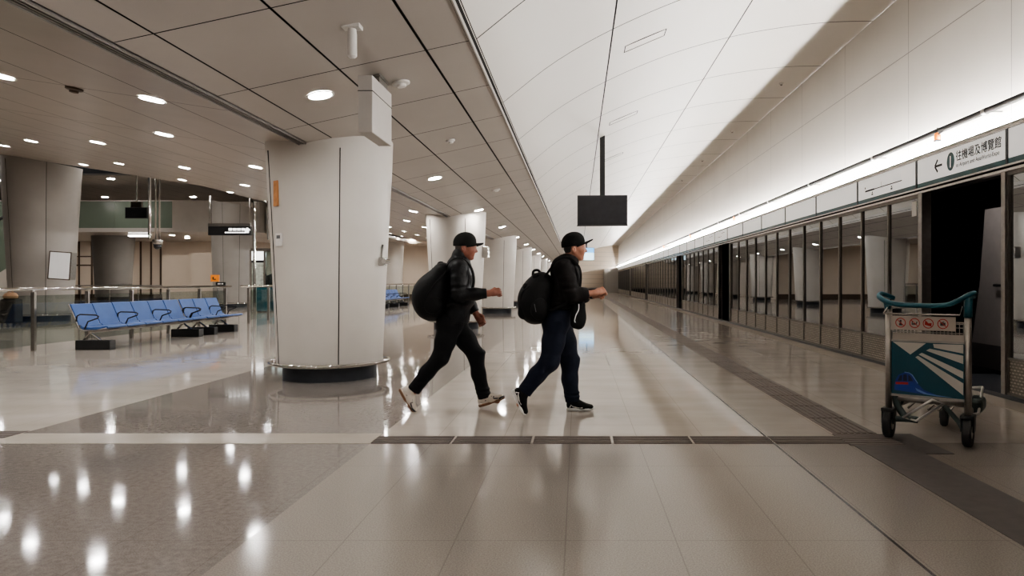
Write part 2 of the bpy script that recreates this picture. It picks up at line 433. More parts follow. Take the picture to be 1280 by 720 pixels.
# rear hall walls
wl = struct(bpy.data.objects.new('wall_rear_hall', None)); COL.objects.link(wl)
wl.name = 'wall_left'
mb = MB(); mb.box(-46, -4.6, YH, YH + .2, 0, 3.95); mb.box(-4.7, -4.6, YH, YE, 0, 4); mb.build('wall_panel', 'beige', wl)
mb = MB(); mb.box(-46, -4.6, YH + .5, YH + .7, 3.9, 7.5); mb.build('upper_wall', 'pillardark', wl)
MB().box(-46.2, -46, YB, YH, 0, 9).build('far_side_panel', 'plinth', wl)  # unseen side wall, coloured dark to dim the reflections in the screen glass
mb = MB()
for px in (99, 115, 163, 176, 189, 201, 128, 152): x = (px - VX) * YH / F; mb.box(x - .06, x + .06, YH - .03, YH, 0, 3.95)
x0, x1 = (85 - VX) * YH / F, (128 - VX) * YH / F
mb.box(x0, x1, YH - .04, YH, 2.85, 2.93); mb.box(x0, x1, YH - .04, YH, 2.25, 2.35)
mb.box(-46, -4.7, YH - .03, YH, 0, .35)
mb.build('brown_batten', 'brown', wl)
# mezzanine edge: slab, glass front, white bulkhead
mb = MB(); mb.box(-46, -20.5, 38, YH, 3.9, 4.05); mb.box(-20.5, -11, 40, YH, 3.75, 3.9); mb.build('mezzanine_slab', 'ceil_left', wl)
mb = MB()
for i in range(12): x = -46 + i * 2.13; mb.box(x + .01, x + 2.12, 38, 38.03, 4.05, 5.5)
mb.build('mezzanine_glass', 'green_glass', wl)
MB().box(-46, -20.6, 39.2, 39.3, 4.05, 5.5).build('added_glass_backing', 'wallwhite', wl)  # pale sheet added behind the green glass to brighten it
mb = MB(); mb.box(-46, -20.6, 37.98, 38.06, 3.85, 4.06); mb.box(-46, -20.6, 37.98, 38.06, 5.48, 5.54); mb.build('mezzanine_edge', 'fascia', wl)
mb = MB(); mb.box(-20.5, -18.3, 36, 40, 3.72, 5.30); mb.box(-18.2, -16.3, 36.5, 40, 3.72, 5.3); mb.box(-16.2, -11, 37, 40, 3.72, 5.1); mb.build('bulkhead', 'pillar', wl)
mb = MB(); mb.box(-12.9, -4.7, 46.5, YH, 3.6, 4.5); mb.build('curved_bulkhead', 'beige', wl, bevel=.25)
wb = MB().box(-46, 6.8, YB - .2, YB, 0, 8).build('wall_back', 'pillardark'); struct(wb)
# free-standing beige partition in the rear hall
pt = MB(); pt.box(-18.0, -16.9, 33.2, 33.35, 0, 2.55); pt.box(-19.6, -18.0, 33.6, 33.75, 0, 2.45); pt.box(-20.4, -16.9, 33.18, 33.2, .0, .05)
struct(pt.build('wall_partition', 'beige'))

# ------------------------------------------------------------------ platform screen doors on the right
hd = struct(bpy.data.objects.new('trim_8', None)); COL.objects.link(hd)
mb = MB(); mb.box(XP + .01, XP + .19, YB, YE, 2.33, 2.76); mb.build('header_body', 'gap', hd)
mb = MB(); mb.box(XP - .02, XP + .09, YB, YE, 2.765, 2.79); mb.box(XP - .05, XP + .05, YB, YE, 2.372, 2.392); mb.box(XP - .03, XP + .05, YB, YE, 2.325, 2.352); mb.build('header_moulding', 'steel', hd)
mb = MB(); mb.box(XP - .015, XP + .015, YB, YE, 2.395, 2.455); mb.build('teal_stripe', 'teal', hd)
mb = MB(); mb.box(XP - .03, XP + .06, YB, YE, 0, .045); mb.build('door_sill', 'plinth', hd)

def hp(y, z): return Vector((XP - .012, y, z))
# header sign panels; text runs towards the camera (right to left along the platform seen from the front)
pitch = 1.94; y0 = 7.27
def header_panel(ya, yb, label, first=False):
    t = thing('sign_panel', label, 'sign', (XP, (ya + yb) / 2, 2.455), 'white sign panels on the header over the screen doors')
    MB().box(-.012, .01, -(yb - ya) / 2 + .016, (yb - ya) / 2 - .016, .003, .305).build('panel_face', 'litsign', t, bevel=.003)
    MB().box(-.024, .01, (yb - ya) / 2 - .02, (yb - ya) / 2 + .016, -.06, .305).build('divider', 'plinth', t)
    return t
def facer(xo, zo, d=.0135):
    # text x runs from far to near?  seen from the platform (looking +X) left is far (+Y), so text x -> -Y
    return lambda x, y, z: (-d - z * 0, -(x + xo), y + zo)
panels = []
for i in range(38):
    ya = y0 + (i - 1) * pitch; yb = ya + pitch
    if ya > YE - 2: break
    if i == 0: lab = 'white header sign panel nearest the camera, cut off by the right edge'
    elif i == 1: lab = 'white header sign with left arrow, teal number roundel and Chinese lettering'
    elif i == 2: lab = 'white header panel with black route line map beside the arrow sign'
    elif i in (8, 9): lab = 'white header panel with small grey diagram, %s panel beyond the route map' % ORD[i - 3]
    else: lab = 'blank white header panel, %s panel beyond the route map' % (ORD[i - 3] if i - 3 < len(ORD) else 'number %d' % (i - 2))
    panels.append(header_panel(ya, yb, lab))
t = panels[1]
ar = MB()
fnp = lambda u, v, d: (-.0125 - d, -u, v)
def prism2(poly, name, m, parent, d=.0015, base=0.): return MB().prism(poly, lambda u, v, dd: (-.0125 - base - dd, -u, v), d).build(name, m, parent)
def stroke(p, q, w):
    (a, b_), (c, d) = p, q; L_ = math.hypot(c - a, d - b_); nx, ny = -(d - b_) / L_ * w / 2, (c - a) / L_ * w / 2
    return [(a + nx, b_ + ny), (a - nx, b_ - ny), (c - nx, d - ny), (c + nx, d + ny)]
for seg in (((-.50, .155), (-.33, .155)), ((-.505, .155), (-.435, .23)), ((-.505, .155), (-.435, .08))):
    ar.prism(stroke(seg[0], seg[1], .028), fnp, .0015)
ar.build('arrow', 'ink', t)
n = 40
ell = MB().prism([(-.135 + .085 * math.cos(2 * PI * k / n), .158 + .108 * math.sin(2 * PI * k / n)) for k in range(n)], fnp, .0015).build('roundel', 'teal', t)
text('numeral', '1', .19, 'white', ell, facer(-.185, .09, .0155))
text('chinese_lettering', '往機場及博覽館', .128, 'ink', t, facer(-.02, .15))
text('english_lettering', 'to Airport and AsiaWorld-Expo', .066, 'ink', t, facer(-.02, .07))
t = panels[2]
mp = MB()
mp.prism(stroke((-.68, .115), (.55, .115), .014), fnp, .0015); mp.prism(stroke((-.1, .115), (-.1, .19), .008), fnp, .0015)
mp.prism(stroke((-.68, .115), (-.35, .115), .024), fnp, .0015)
mp.build('route_line', 'ink', t)
mp = MB()
for u, w in ((-.45, .06), (.2, .06)):
    mp.prism([(u, .03), (u + w, .03), (u + w, .058), (u, .058)], fnp, .0015); mp.prism([(u + .01, .064), (u + w - .01, .064), (u + w - .01, .085), (u + .01, .085)], fnp, .0015)
mp.prism([(-.7, .15), (-.66, .15), (-.66, .18), (-.7, .18)], fnp, .0015)
mp.build('station_lettering', 'greyink', t)
prism2([(-.02, .13), (.5, .13), (.5, .27), (-.02, .27)], 'pale_overlay', 'litsign', t)
for i in (8, 9):
    mp = MB()
    mp.prism(stroke((-.5, .12), (.1, .12), .016), fnp, .0015); mp.prism(stroke((.1, .12), (.1, .22), .016), fnp, .0015); mp.prism(stroke((.1, .22), (.6, .22), .016), fnp, .0015)
    mp.prism(stroke((-.6, .2), (-.6, .08), .03), fnp, .0015); mp.build('diagram', 'greyink', panels[i])

# screen panels
openings = [(7.28, 9.04), (20.45, 22.1), (29.9, 31.5), (44.6, 46.0), (58.5, 60)]
def screen_panel(w):
    t = thing('screen_door_panel', '', 'screen door')
    mb = MB()
    mb.box(-.03, .03, -w / 2, -w / 2 + .02, 0.045, 2.33); mb.box(-.03, .03, w / 2 - .02, w / 2, .045, 2.33)
    mb.box(-.03, .03, -w / 2 + .02, w / 2 - .02, 2.285, 2.33); mb.box(-.03, .03, -w / 2 + .02, w / 2 - .02, .40, .425); mb.box(-.03, .03, -w / 2 + .02, w / 2 - .02, .045, .07)
    mb.build('frame', 'mullion', t)
    MB().box(-.006, .006, -w / 2 + .02, w / 2 - .02, .425, 2.285).build('glass_pane', 'psd_glass', t)
    MB().box(-.015, .012, -w / 2 + .02, w / 2 - .02, .07, .40).build('kick_plate', 'perf', t)
    return t
protos = {}
def panel_run(a, b_, w, labf):
    n = max(1, round((b_ - a) / w)); w = (b_ - a) / n
    for i in range(n):
        key = round(w, 3)
        if key not in protos: o = protos[key] = screen_panel(w)
        else: o = copy_tree(protos[key])
        o.location = (XP + .02, a + (i + .5) * w, 0)
        tag(o, labf(i), 'screen door', 'glass platform screen door panels')
def lab(place): return lambda i: 'tall dark glass screen panel with perforated kick plate, %s %s' % (ORD[i] if i < len(ORD) else 'number %d' % (i + 1), place)
panel_run(5.2, 7.28, 1.04, lambda i: ['glass screen panel on the camera side of the doorway, outside right edge', 'glass screen panel at the right edge of the photo beside the open doorway'][i])
panel_run(9.14, 20.45, .97, lab('beyond the open doorway behind the trolley'))
panel_run(22.1, 29.9, .975, lab('beyond the second dark doorway'))
panel_run(31.5, 44.6, 1.09, lab('beyond the third dark doorway'))
panel_run(46.0, 58.5, 2.1, lab('beyond the fourth dark doorway'))
panel_run(60, YE - 3, 2.8, lab('beyond the farthest dark doorway'))
for k, (a, b_) in enumerate(openings):
    d = struct(bpy.data.objects.new('door_%d' % (k + 1), None)); COL.objects.link(d)
    mb = MB(); mb.box(XP - .03, XP + .09, a, a + .07, 0.045, 2.33); mb.box(XP - .03, XP + .09, b_, b_ + (.10 if k == 0 else .06), .045, 2.33)
    mb.build('door_jamb', 'steeldark', d)
    mb = MB(); mb.box(XP + .02, XP + .9, a, b_, -.02, .03); mb.build('threshold', 'plinth', d)
    mb = MB(); mb.box(XP + .3, XP + .36, a - .3, b_ + .3, .03, 2.4) if k else mb.box(XP + 2.1, XP + 2.15, a - .5, b_ + 3, 0, 2.4); mb.build('inner_door', 'tunnel', d)
# pale inner door panel inside the near doorway
ip = thing('inner_door', 'pale grey slanted inner door panel seen through the open doorway behind the trolley', 'door', (5.55, 9.4, 0.03))
fy = lambda u, v, d: (d, u, v)
MB().prism([(-2.2, .32), (.62, .32), (.42, 1.2), (.30, 2.15), (-2.2, 2.15)], fy, .05).build('door_leaf', 'greydoor', ip)
MB().prism([(-2.2, 0), (.66, 0), (.62, .32), (-2.2, .32)], fy, .05).build('kick_panel', 'greydoordark', ip)
mb = MB(); mb.tube([(0, -.36, 1.12), (-.05, -.36, 1.12), (-.05, .0, 1.12), (0, .0, 1.12)], .018, 8); mb.build('handle', 'black', ip)
la = bpy.data.lights.new('doorway_fill_light', 'AREA'); la.shape = 'RECTANGLE'; la.size = .3; la.size_y = 2.0; la.energy = 45; la.color = (1, .95, .9)  # unseen fill light added to brighten the inner door panel
lo = bpy.data.objects.new('doorway_fill_light', la); COL.objects.link(lo); lo.location = (4.75, 8.6, 2.75); lo.rotation_euler = (0, math.radians(-25), 0)
# small notice on the first glass panel
nt_ = tag(MB().box(XP - .025, XP - .02, 9.2, 9.32, 2.05, 2.24).build('notice', 'enamel'), 'small white notice sticker at the top of the glass beside the open doorway', 'notice')

# lamp strip, conduit and beacons above the header
lampx, lampz = 4.425, 2.84
ls = thing('strip_light', 'long white fluorescent strip light running along the top of the screen doors', 'light', (lampx, 0, lampz))
mb = MB(); y = YB
while y < YE: mb.tube([(0, y, 0), (0, min(y + 1.5, YE - .12), 0)], .007, 8); y += 1.52
mb.build('tube', 'lamp', ls)
mb = MB(); mb.box(-.03, .03, YB + .05, YE - .12, -.05, -.015); mb.build('housing', 'ring', ls)
cn = thing('conduit', 'grey conduit pipe running along the wall above the strip light', 'pipe', (4.408, 0, 3.04))
mb = MB(); mb.tube([(0, YB + .05, 0), (0, YE - .12, 0)], .033, 14); mb.build('pipe', 'pipe', cn, smooth=True)
mb = MB(); y = 1.9
while y < YE - 1: MB().tube([(0, y, 0), (.188, y, 0)], .008, 6).tube([(0, y - .03, 0), (0, y + .03, 0)], .038, 12).build('bracket', 'steeldark', cn); y += 2.9
for k, yb in enumerate((8.62, 19.8, 27.5, 36)):
    b = thing('warning_beacon', 'amber warning beacon on the conduit above the doors, %s from the camera' % ORD[k], 'beacon', (4.355, yb, 2.965), 'amber beacons above the screen doors')
    MB().lathe([(.02, -.05), (.036, -.045), (.038, .0), (.028, .03), (.0, .04)], n=16).build('lens', 'amber', b, smooth=True)
    mb = MB(); mb.box(-.03, .03, -.03, .03, -.068, -.05); mb.tube([(0, 0, .03), (0, 0, .10)], .006, 6); mb.tube([(.0, -.12, .03), (.0, .05, .005)], .012, 8); mb.build('base', 'pipe', b)

# ------------------------------------------------------------------ pillars
def pillar(x, y, r0, r1, top, cladding, label, seam=(-.6, .35), group='round flared pillars'):
    t = thing('pillar', label, 'pillar', (x, y, 0), group)
    n = 64; prof = []
    for k in range(13):
        f = k / 12; prof.append((r0 + (r1 - r0) * (f ** 1.15), .17 + (top - .17) * f))
    vs = []; mb = MB()
    for (r, z) in prof:
        for k in range(n):
            a = 2 * PI * k / n
            xx, yy = r * math.cos(a), r * math.sin(a)
            zz = z
            if z == prof[-1][1]:                                   # the head is cut to the sloped ceiling
                X = x + xx; zz = (zright(X) if X > XV else zleft(X)) + .005 if top < 4 else zleft(X) + .005
            vs.append((xx, yy, zz))
    fs = []
    for i in range(len(prof) - 1):
        for k in range(n): fs.append((i * n + k, i * n + (k + 1) % n, (i + 1) * n + (k + 1) % n, (i + 1) * n + k))
    mb.add(vs, fs); mb.build('shaft', cladding, t, smooth=True)
    mb = MB()
    for s in seam:                                                 # dark joints between the cladding sheets, facing the platform
        a = -PI / 2 + s
        pts = [((r + .0005) * math.cos(a) * 1, (r + .0005) * math.sin(a), z) for r, z in prof]
        mb.tube(pts[:-1] + [(pts[-1][0], pts[-1][1], top - .05)], .006, 6)
    mb.build('cladding_joint', 'gap', t)
    MB().lathe([(r0 - .07, 0.0), (r0 - .07, .165), (r0 - .01, .172)], n=48).build('plinth', 'plinth', t, smooth=True, ang=40)
    rr = r0 + .075
    mb = MB(); mb.tube([(rr * math.cos(2 * PI * k / 64), rr * math.sin(2 * PI * k / 64), .205) for k in range(64)], .022, 10, closed=True)
    for k in range(8):
        a = 2 * PI * k / 8 + .2; mb.tube([(rr * math.cos(a), rr * math.sin(a), .205), ((r0 - .03) * math.cos(a), (r0 - .03) * math.sin(a), .19)], .012, 6)
    mb.build('guard_rail', 'chrome', t, smooth=True)
    return t
labs = ['large pale round pillar nearest the camera, with chrome ring rail at its foot',
        'pale pillar behind the man in the dark jacket, second in the central row',
        'pale pillar between the two walking men, third in the central row',
        'pale pillar fourth in the central row, behind the second man', 'pale pillar fifth in the central row, far down the platform',
        'pale pillar sixth in the central row, far down the platform', 'pale pillar seventh in the central row, farthest seen',
        'pale pillar eighth in the central row, beside the end wall']
for k in range(8):
    pillar(-3.12, 9.0 + 9.3 * k, .635, .763, zright(-3.1), 'pillar', labs[k], (-.86, .47))
pillar(-16.4, 21.8, .80, 1.03, 4.86, 'pillardark', 'massive grey pillar at the left with a notice sheet, beside the escalator', (-.35, .75))
pillar(-16.2, 33.4, .80, .95, 4.83, 'pillardark', 'grey pillar behind the black hanging direction sign', (.0, .8))
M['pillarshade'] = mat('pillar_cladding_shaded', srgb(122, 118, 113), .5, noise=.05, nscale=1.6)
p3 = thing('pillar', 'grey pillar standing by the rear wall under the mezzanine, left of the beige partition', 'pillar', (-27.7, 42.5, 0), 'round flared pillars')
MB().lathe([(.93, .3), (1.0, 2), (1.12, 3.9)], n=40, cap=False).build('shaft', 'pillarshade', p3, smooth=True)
MB().lathe([(.85, 0), (.85, .28), (.95, .3)], n=40).build('plinth', 'plinth', p3, smooth=True, ang=40)
p4 = thing('pillar', 'slim pale pillar at the back between the near pillar and the second pillar', 'pillar', (-11.9, 46.0, 0), 'round flared pillars')
MB().lathe([(.55, .3), (.60, 2), (.68, 3.75)], n=40, cap=False).build('shaft', 'pillar', p4, smooth=True)
MB().lathe([(.5, 0), (.5, .28), (.56, .3)], n=40).build('plinth', 'plinth', p4, smooth=True, ang=40)

# ------------------------------------------------------------------ downlights
def downlight():
    t = thing('downlight', '', 'light')
    MB().lathe([(.118, .0), (.128, -.006), (.124, -.014), (.108, -.012), (.100, -.004)], n=28, cap=False).build('rim', 'ring', t, smooth=True)
    MB().lathe([(.0, -.006), (.106, -.008), (.106, -.002), (0, -.002)], n=28, cap=False).build('lens', 'down', t)
    return t
dl = [None]
def put_light(x, y, z, tilt, label, s=1):
    if dl[0] is None: o = dl[0] = downlight()
    else: o = copy_tree(dl[0])
    o.location = (x, y, z); o.rotation_euler = (0, tilt, 0); o.scale = (s, s, s)
    tag(o, label, 'light', 'round recessed ceiling downlights')
TL = math.atan(SL); TR = -math.atan(SR)
def row(x, y0, step, ymax, tilt, zf, place):
    n = 0; y = y0
    while y < ymax:
        vis = (VX + x * F / y) > -10 and y > 2.5 if y > 0 else False
        if vis:
            labl = 'round recessed downlight, %s from the camera in the %s' % (ORD[n] if n < len(ORD) else 'number %d' % (n + 1), place); n += 1
        else: labl = 'round recessed downlight in the %s, outside the frame' % place
        put_light(x, y, zf(x) - .001, tilt, labl); y += step
row(-2.43, 6.72 - 2 * 5.4, 5.4, 79, TR, zright, 'row right of the pillars')
row(-4.05, 6.77 - 2 * 5.4, 5.4, 47, TL, zleft, 'row just left of the pillars')
row(-5.50, 6.78 - 4 * 2.69, 2.69, 47, TL, zleft, 'second row left of the pillars')
row(-8.20, 6.78 - 4 * 2.69, 2.69, 47, TL, zleft, 'third row left of the pillars')
row(-10.8, 6.0 - 3 * 2.69, 2.69, 47, TL, zleft, 'fourth row left of the pillars')
row(-13.5, 6.0 + 2.69, 2.69, 19.5, TL, zleft, 'fifth row left of the pillars')
for x, y, w in ((-23.6, 36, 'right of the two nearer ones'), (-29.6, 36.6, 'left of the two nearer ones'), (-29, 43.7, 'farther left one'), (-23.6, 43.7, 'farther right one'), (-17.6, 29, 'above the bulkhead'), (-35.6, 36.6, 'leftmost')):
    put_light(x, y, 6.39, 0, 'round downlight on the high rear ceiling, %s' % w, 1.5)
for k, x in enumerate((-14, -20, -26, -32)):  # extra hidden downlights, added to lift the dark rear hall
    for j, y in enumerate((23, 27)): put_light(x, y, 6.39, 0, 'unseen round downlight added to brighten the rear hall, hidden behind the left ceiling edge', 2.0)
for k, x in enumerate((-14.7, -19.3, -23.2, -33.5)):
    for j, y in enumerate((42.3, 45.5)): put_light(x + .9 * j, y, (3.9 if x < -20.5 else 3.75) - .001, 0, 'small downlight under the mezzanine, %s of the %s row of four' % (ORD[3 - k], ('near', 'far')[j]), 1.3)
for k, (px, py, Y) in enumerate(((140, 298, 43.6), (215, 292, 41.2), (234, 294, 43.9))):
    p = at(px, py, Y); put_light(p.x, Y, (3.9 if p.x < -20.5 else 3.75) - .001, 0, 'small downlight under the mezzanine, %s from the left' % ORD[k], 1.4)
p = at(170, 303, 44)
bl = thing('batten_light', 'bright linear batten light under the mezzanine left of the dome camera', 'light', (-25.0, 40.5, 3.88))
MB().box(-.5, .5, -.1, .1, -.12, -.04).build('diffuser', 'batten', bl); MB().box(-.53, .53, -.12, .12, -.04, 0).build('housing', 'ring', bl)

# ------------------------------------------------------------------ ceiling fittings
def zc(x): return zright(x) if x > XV else zleft(x)
def on_ceiling(px, py, right=True):
    s = (VY - py) / (VX - px)
    t_ = (ZV - H + (SR if right else -SL) * -XV) / (s + (SR if right else -SL))
    return Vector((-t_, t_ * F / (VX - px), zright(-t_) if right else zleft(-t_)))
q = on_ceiling(440, 33)
d = thing('ceiling_sensor', 'white cylindrical sensor hanging from the ceiling above the near pillar', 'sensor', q)
MB().box(-.07, .07, -.05, .05, -.02, .012).build('mounting_plate', 'enamel', d, bevel=.005)
MB().lathe([(.02, -.24), (.036, -.225), (.036, -.06), (.03, -.02)], n=20).build('body', 'enamel', d, smooth=True, ang=40)
sm = []
for px, py, r, l, rt in ((501, 103, .085, 'white round smoke detector right of the hanging cabinet', True), (563, 175, .06, 'small white smoke detector midway along the sloped ceiling', True),
                     (620, 237, .09, 'grey round ceiling fitting farther along the sloped ceiling', True), (93, 110, .075, 'brown round ceiling detector on the left planks', False)):
    q = on_ceiling(px, py, rt)
    d = thing('smoke_detector', l, 'detector', q); d.rotation_euler = (0, TR if rt else TL, 0)
    MB().lathe([(r, .003), (r, -.018), (r * .8, -.026)], n=24).build('base', 'enamel' if py not in (110,) else 'brown', d, smooth=True, ang=40)
    MB().lathe([(r * .55, -.026), (r * .5, -.045), (r * .2, -.05)], n=20).build('sensing_head', 'enamel' if py != 110 else 'brown', d, smooth=True, ang=40)
# hanging cabinet above the near pillar
hc = thing('hanging_cabinet', 'pale grey metal cabinet hanging from the ceiling in front of the near pillar', 'cabinet', (-1.85, 6.2, 0))
MB().box(-.063, .063, 0, .64, 2.50, 3.0).build('housing', 'fascia', hc, bevel=.006)
MB().box(-.064, .066, -.004, .644, 2.86, 2.866).build('lid_seam', 'gap', hc)
mb = MB(); mb.box(-.04, .04, .30, .58, 3.0, 3.13); mb.box(-.055, .055, .28, .60, 3.07, 3.08); mb.build('hanger', 'steeldark', hc)
# fittings on the near pillar
q = Vector((-3.12 + .72, 9.0 + .05, 0))
cm = thing('pillar_camera', 'grey bracket camera fixed to the right side of the near pillar', 'camera', (-3.12 + .68, 8.85, 1.50))
MB().box(-.03, .05, -.05, .05, -.1, .0).build('bracket', 'steel', cm, bevel=.005)
mb = MB(); mb.lathe([(.03, -.10), (.034, .08)], c=(.06, 0, -.05), n=16, axis='y'); mb.build('camera_body', 'chrome', cm, smooth=True, ang=40)
mb = MB(); mb.tube([(.0, 0, 0), (.02, 0, .16)], .012, 8); mb.build('stem', 'steeldark', cm)
def sticker(name, label, px, py, w, h, m, yy=8.75):
    p = at(px, py, yy); a = None
    # find the pillar surface in front of this point
    f = max(0, min(1, (p.z - .17) / 2.6)); r = .635 + .128 * f ** 1.15
    dx = max(-r * .985, min(r * .985, p.x + 3.12)); yy = 9.0 - math.sqrt(r * r - dx * dx)
    p = at(px, py, yy); dx = max(-r * .985, min(r * .985, p.x + 3.12)); ang = math.atan2(dx, math.sqrt(r * r - dx * dx))
    o = thing(name, label, 'sticker', (-3.12 + dx, 9.0 - math.sqrt(r * r - dx * dx), p.z)); o.rotation_euler = (0, 0, ang)
    return o
s = sticker('sticker', 'tall narrow orange sticker on the left flank of the near pillar', 349.5, 243, .1, .3, 'orange')
MB().box(-.045, .045, -.012, .004, -.15, .15).build('sheet', 'fadedorange', s)
s = sticker('sticker', 'small pale framed plate on the left flank of the near pillar', 353, 300, .1, .2, 'enamel')
MB().box(-.06, .06, -.014, .004, -.075, .075).build('sheet', 'enamel', s)
MB().box(-.035, .035, -.017, -.014, .01, .05).build('print', 'greyink', s)
fb = thing('junction_box', 'small grey box on the right side of the second pillar', 'box', (-3.12 + .69, 18.2, 1.95))
MB().box(0, .16, -.12, .12, -.14, .14).build('box_body', 'steel', fb, bevel=.01); MB().box(.16, .17, -.03, .03, -.03, .03).build('indicator', 'signwhite', fb)

# vault access hatches / air grilles
def vault_hatch(x, y, label, w=.28, l=.62):
    o = thing('access_hatch', label, 'hatch', (x, y, vz(x)), 'slim rectangular hatches in the white vault')
    sl = math.atan((vz(x + .1) - vz(x - .1)) / .2); o.rotation_euler = (0, -sl, 0)
    mb = MB(); a, b_ = l / 2, w / 2
    mb.box(-a, a, -b_, -b_ + .012, -.008, .004); mb.box(-a, a, b_ - .012, b_, -.008, .004); mb.box(-a, -a + .012, -b_, b_, -.008, .004); mb.box(a - .012, a, -b_, b_, -.008, .004)
    mb.build('frame', 'pipe', o); MB().box(-a + .012, a - .012, -b_ + .012, b_ - .012, -.004, .004).build('cover', 'vault', o)
for k, y in enumerate((9.85, 14.5, 19.1)): vault_hatch(.93, y, 'slim rectangular hatch in the white vault near the screen pole, %s from the camera' % ORD[k])
for k, y in enumerate((8.5,)): vault_hatch(2.9, y, 'faint rectangular hatch high in the vault at the top of the photo')
for k, y in enumerate((9.9, 14.5, 19.1, 23.7, 28.3)):
    d = thing('vault_fitting', 'small round fitting in the shaded edge of the vault, %s from the camera' % ORD[k], 'fitting', (4.15, y, vz(4.15)), 'small fittings along the vault edge')
    MB().lathe([(.05, .004), (.05, -.02), (.025, -.035)], n=16).build('cap', 'ring', d)
    MB().lathe([(.025, -.035), (.02, -.05), (.0, -.055)], n=12).build('nozzle', 'steeldark', d)

# ------------------------------------------------------------------ hanging screens
p = at(753, 263, 15.5)
tv = thing('hanging_screen', 'blank black screen hanging from the vault on a pole, in the middle', 'screen', (p.x, 15.5, p.z))
tv.rotation_euler = (0, 0, math.radians(-3))
MB().box(-.545, .545, -.02, .05, -.33, .33).build('casing', 'black', tv, bevel=.008)
MB().box(-.525, .525, -.024, -.02, -.31, .31).build('display_face', 'blackgloss', tv)
MB().box(-.555, .555, -.028, -.01, -.345, -.325).build('lower_lip', 'black', tv)
mb = MB(); mb.box(-.055, .055, -.0, .05, .33, vz(p.x) - p.z + .03); mb.build('pole', 'black', tv)
p = at(733, 317.5, 57)
tv = thing('hanging_screen', 'lit blue and white information display hanging far down the platform', 'screen', (p.x, 57, p.z))
MB().box(-.62, .62, 0, .12, -.50, .50).build('casing', 'black', tv)
MB().box(-.60, .60, -.01, 0, .10, .48).build('blue_display', 'screenblue', tv)
MB().box(-.60, .60, -.01, 0, -.48, .10).build('white_display', 'screenwhite', tv)
MB().box(-.06, .06, .02, .08, .5, vz(p.x) - p.z + .03).build('pole', 'black', tv)

# ------------------------------------------------------------------ railing along the hall
RX = -9.4
posts_y = [9.6, 10.95, 12.3, 13.65, 15.0, 16.35, 17.7, 19.0, 20.35, 21.65, 23.0, 24.35]
def railing(ys, rail_y, label):
    t = thing('guard_railing', label, 'railing', (RX, ys[0], 0))
    for y in ys:
        MB().box(-.035, .035, y - ys[0] - .025, y - ys[0] + .025, 0, 1.02).build('post', 'steeldark', t, bevel=.004)
    mb = MB(); mb.tube([(0, rail_y[0] - ys[0], 1.07), (0, rail_y[1] - ys[0], 1.07)], .028, 12)
    for y in ys: mb.tube([(0, y - ys[0], 1.0), (0, y - ys[0], 1.07)], .012, 8)
    mb.build('top_rail', 'chrome', t, smooth=True)
    for a, b_ in zip(ys[:-1], ys[1:]):
        MB().box(-.006, .006, a - ys[0] + .06, b_ - ys[0] - .06, .10, .96).build('glass_panel', 'rail_glass', t)
    return t
railing(posts_y[:8], (8.6, 19.3), 'long glass and steel guard railing behind the blue seats')
railing(posts_y[8:] + [25.7], (19.9, 26.2), 'short glass and steel railing left of the near pillar, beyond the seats')
railing([27.5 + 1.35 * i for i in range(12)], (27.2, 43), 'far glass railing behind the distant blue seats right of the near pillar')
# a second railing deeper in the hall
t = thing('guard_railing', 'low distant railing in front of the rear wall', 'railing', (-25, 39.5, 0))
for k in range(12): MB().box(-9 + k * 1.6, -8.95 + k * 1.6, -.02, .02, 0, .95).build('post', 'steeldark', t)
mb = MB(); mb.tube([(-9, 0, .98), (9, 0, .98)], .03, 8); mb.tube([(-9, 0, .12), (9, 0, .12)], .02, 8); mb.build('top_rail', 'steeldark', t, smooth=True)

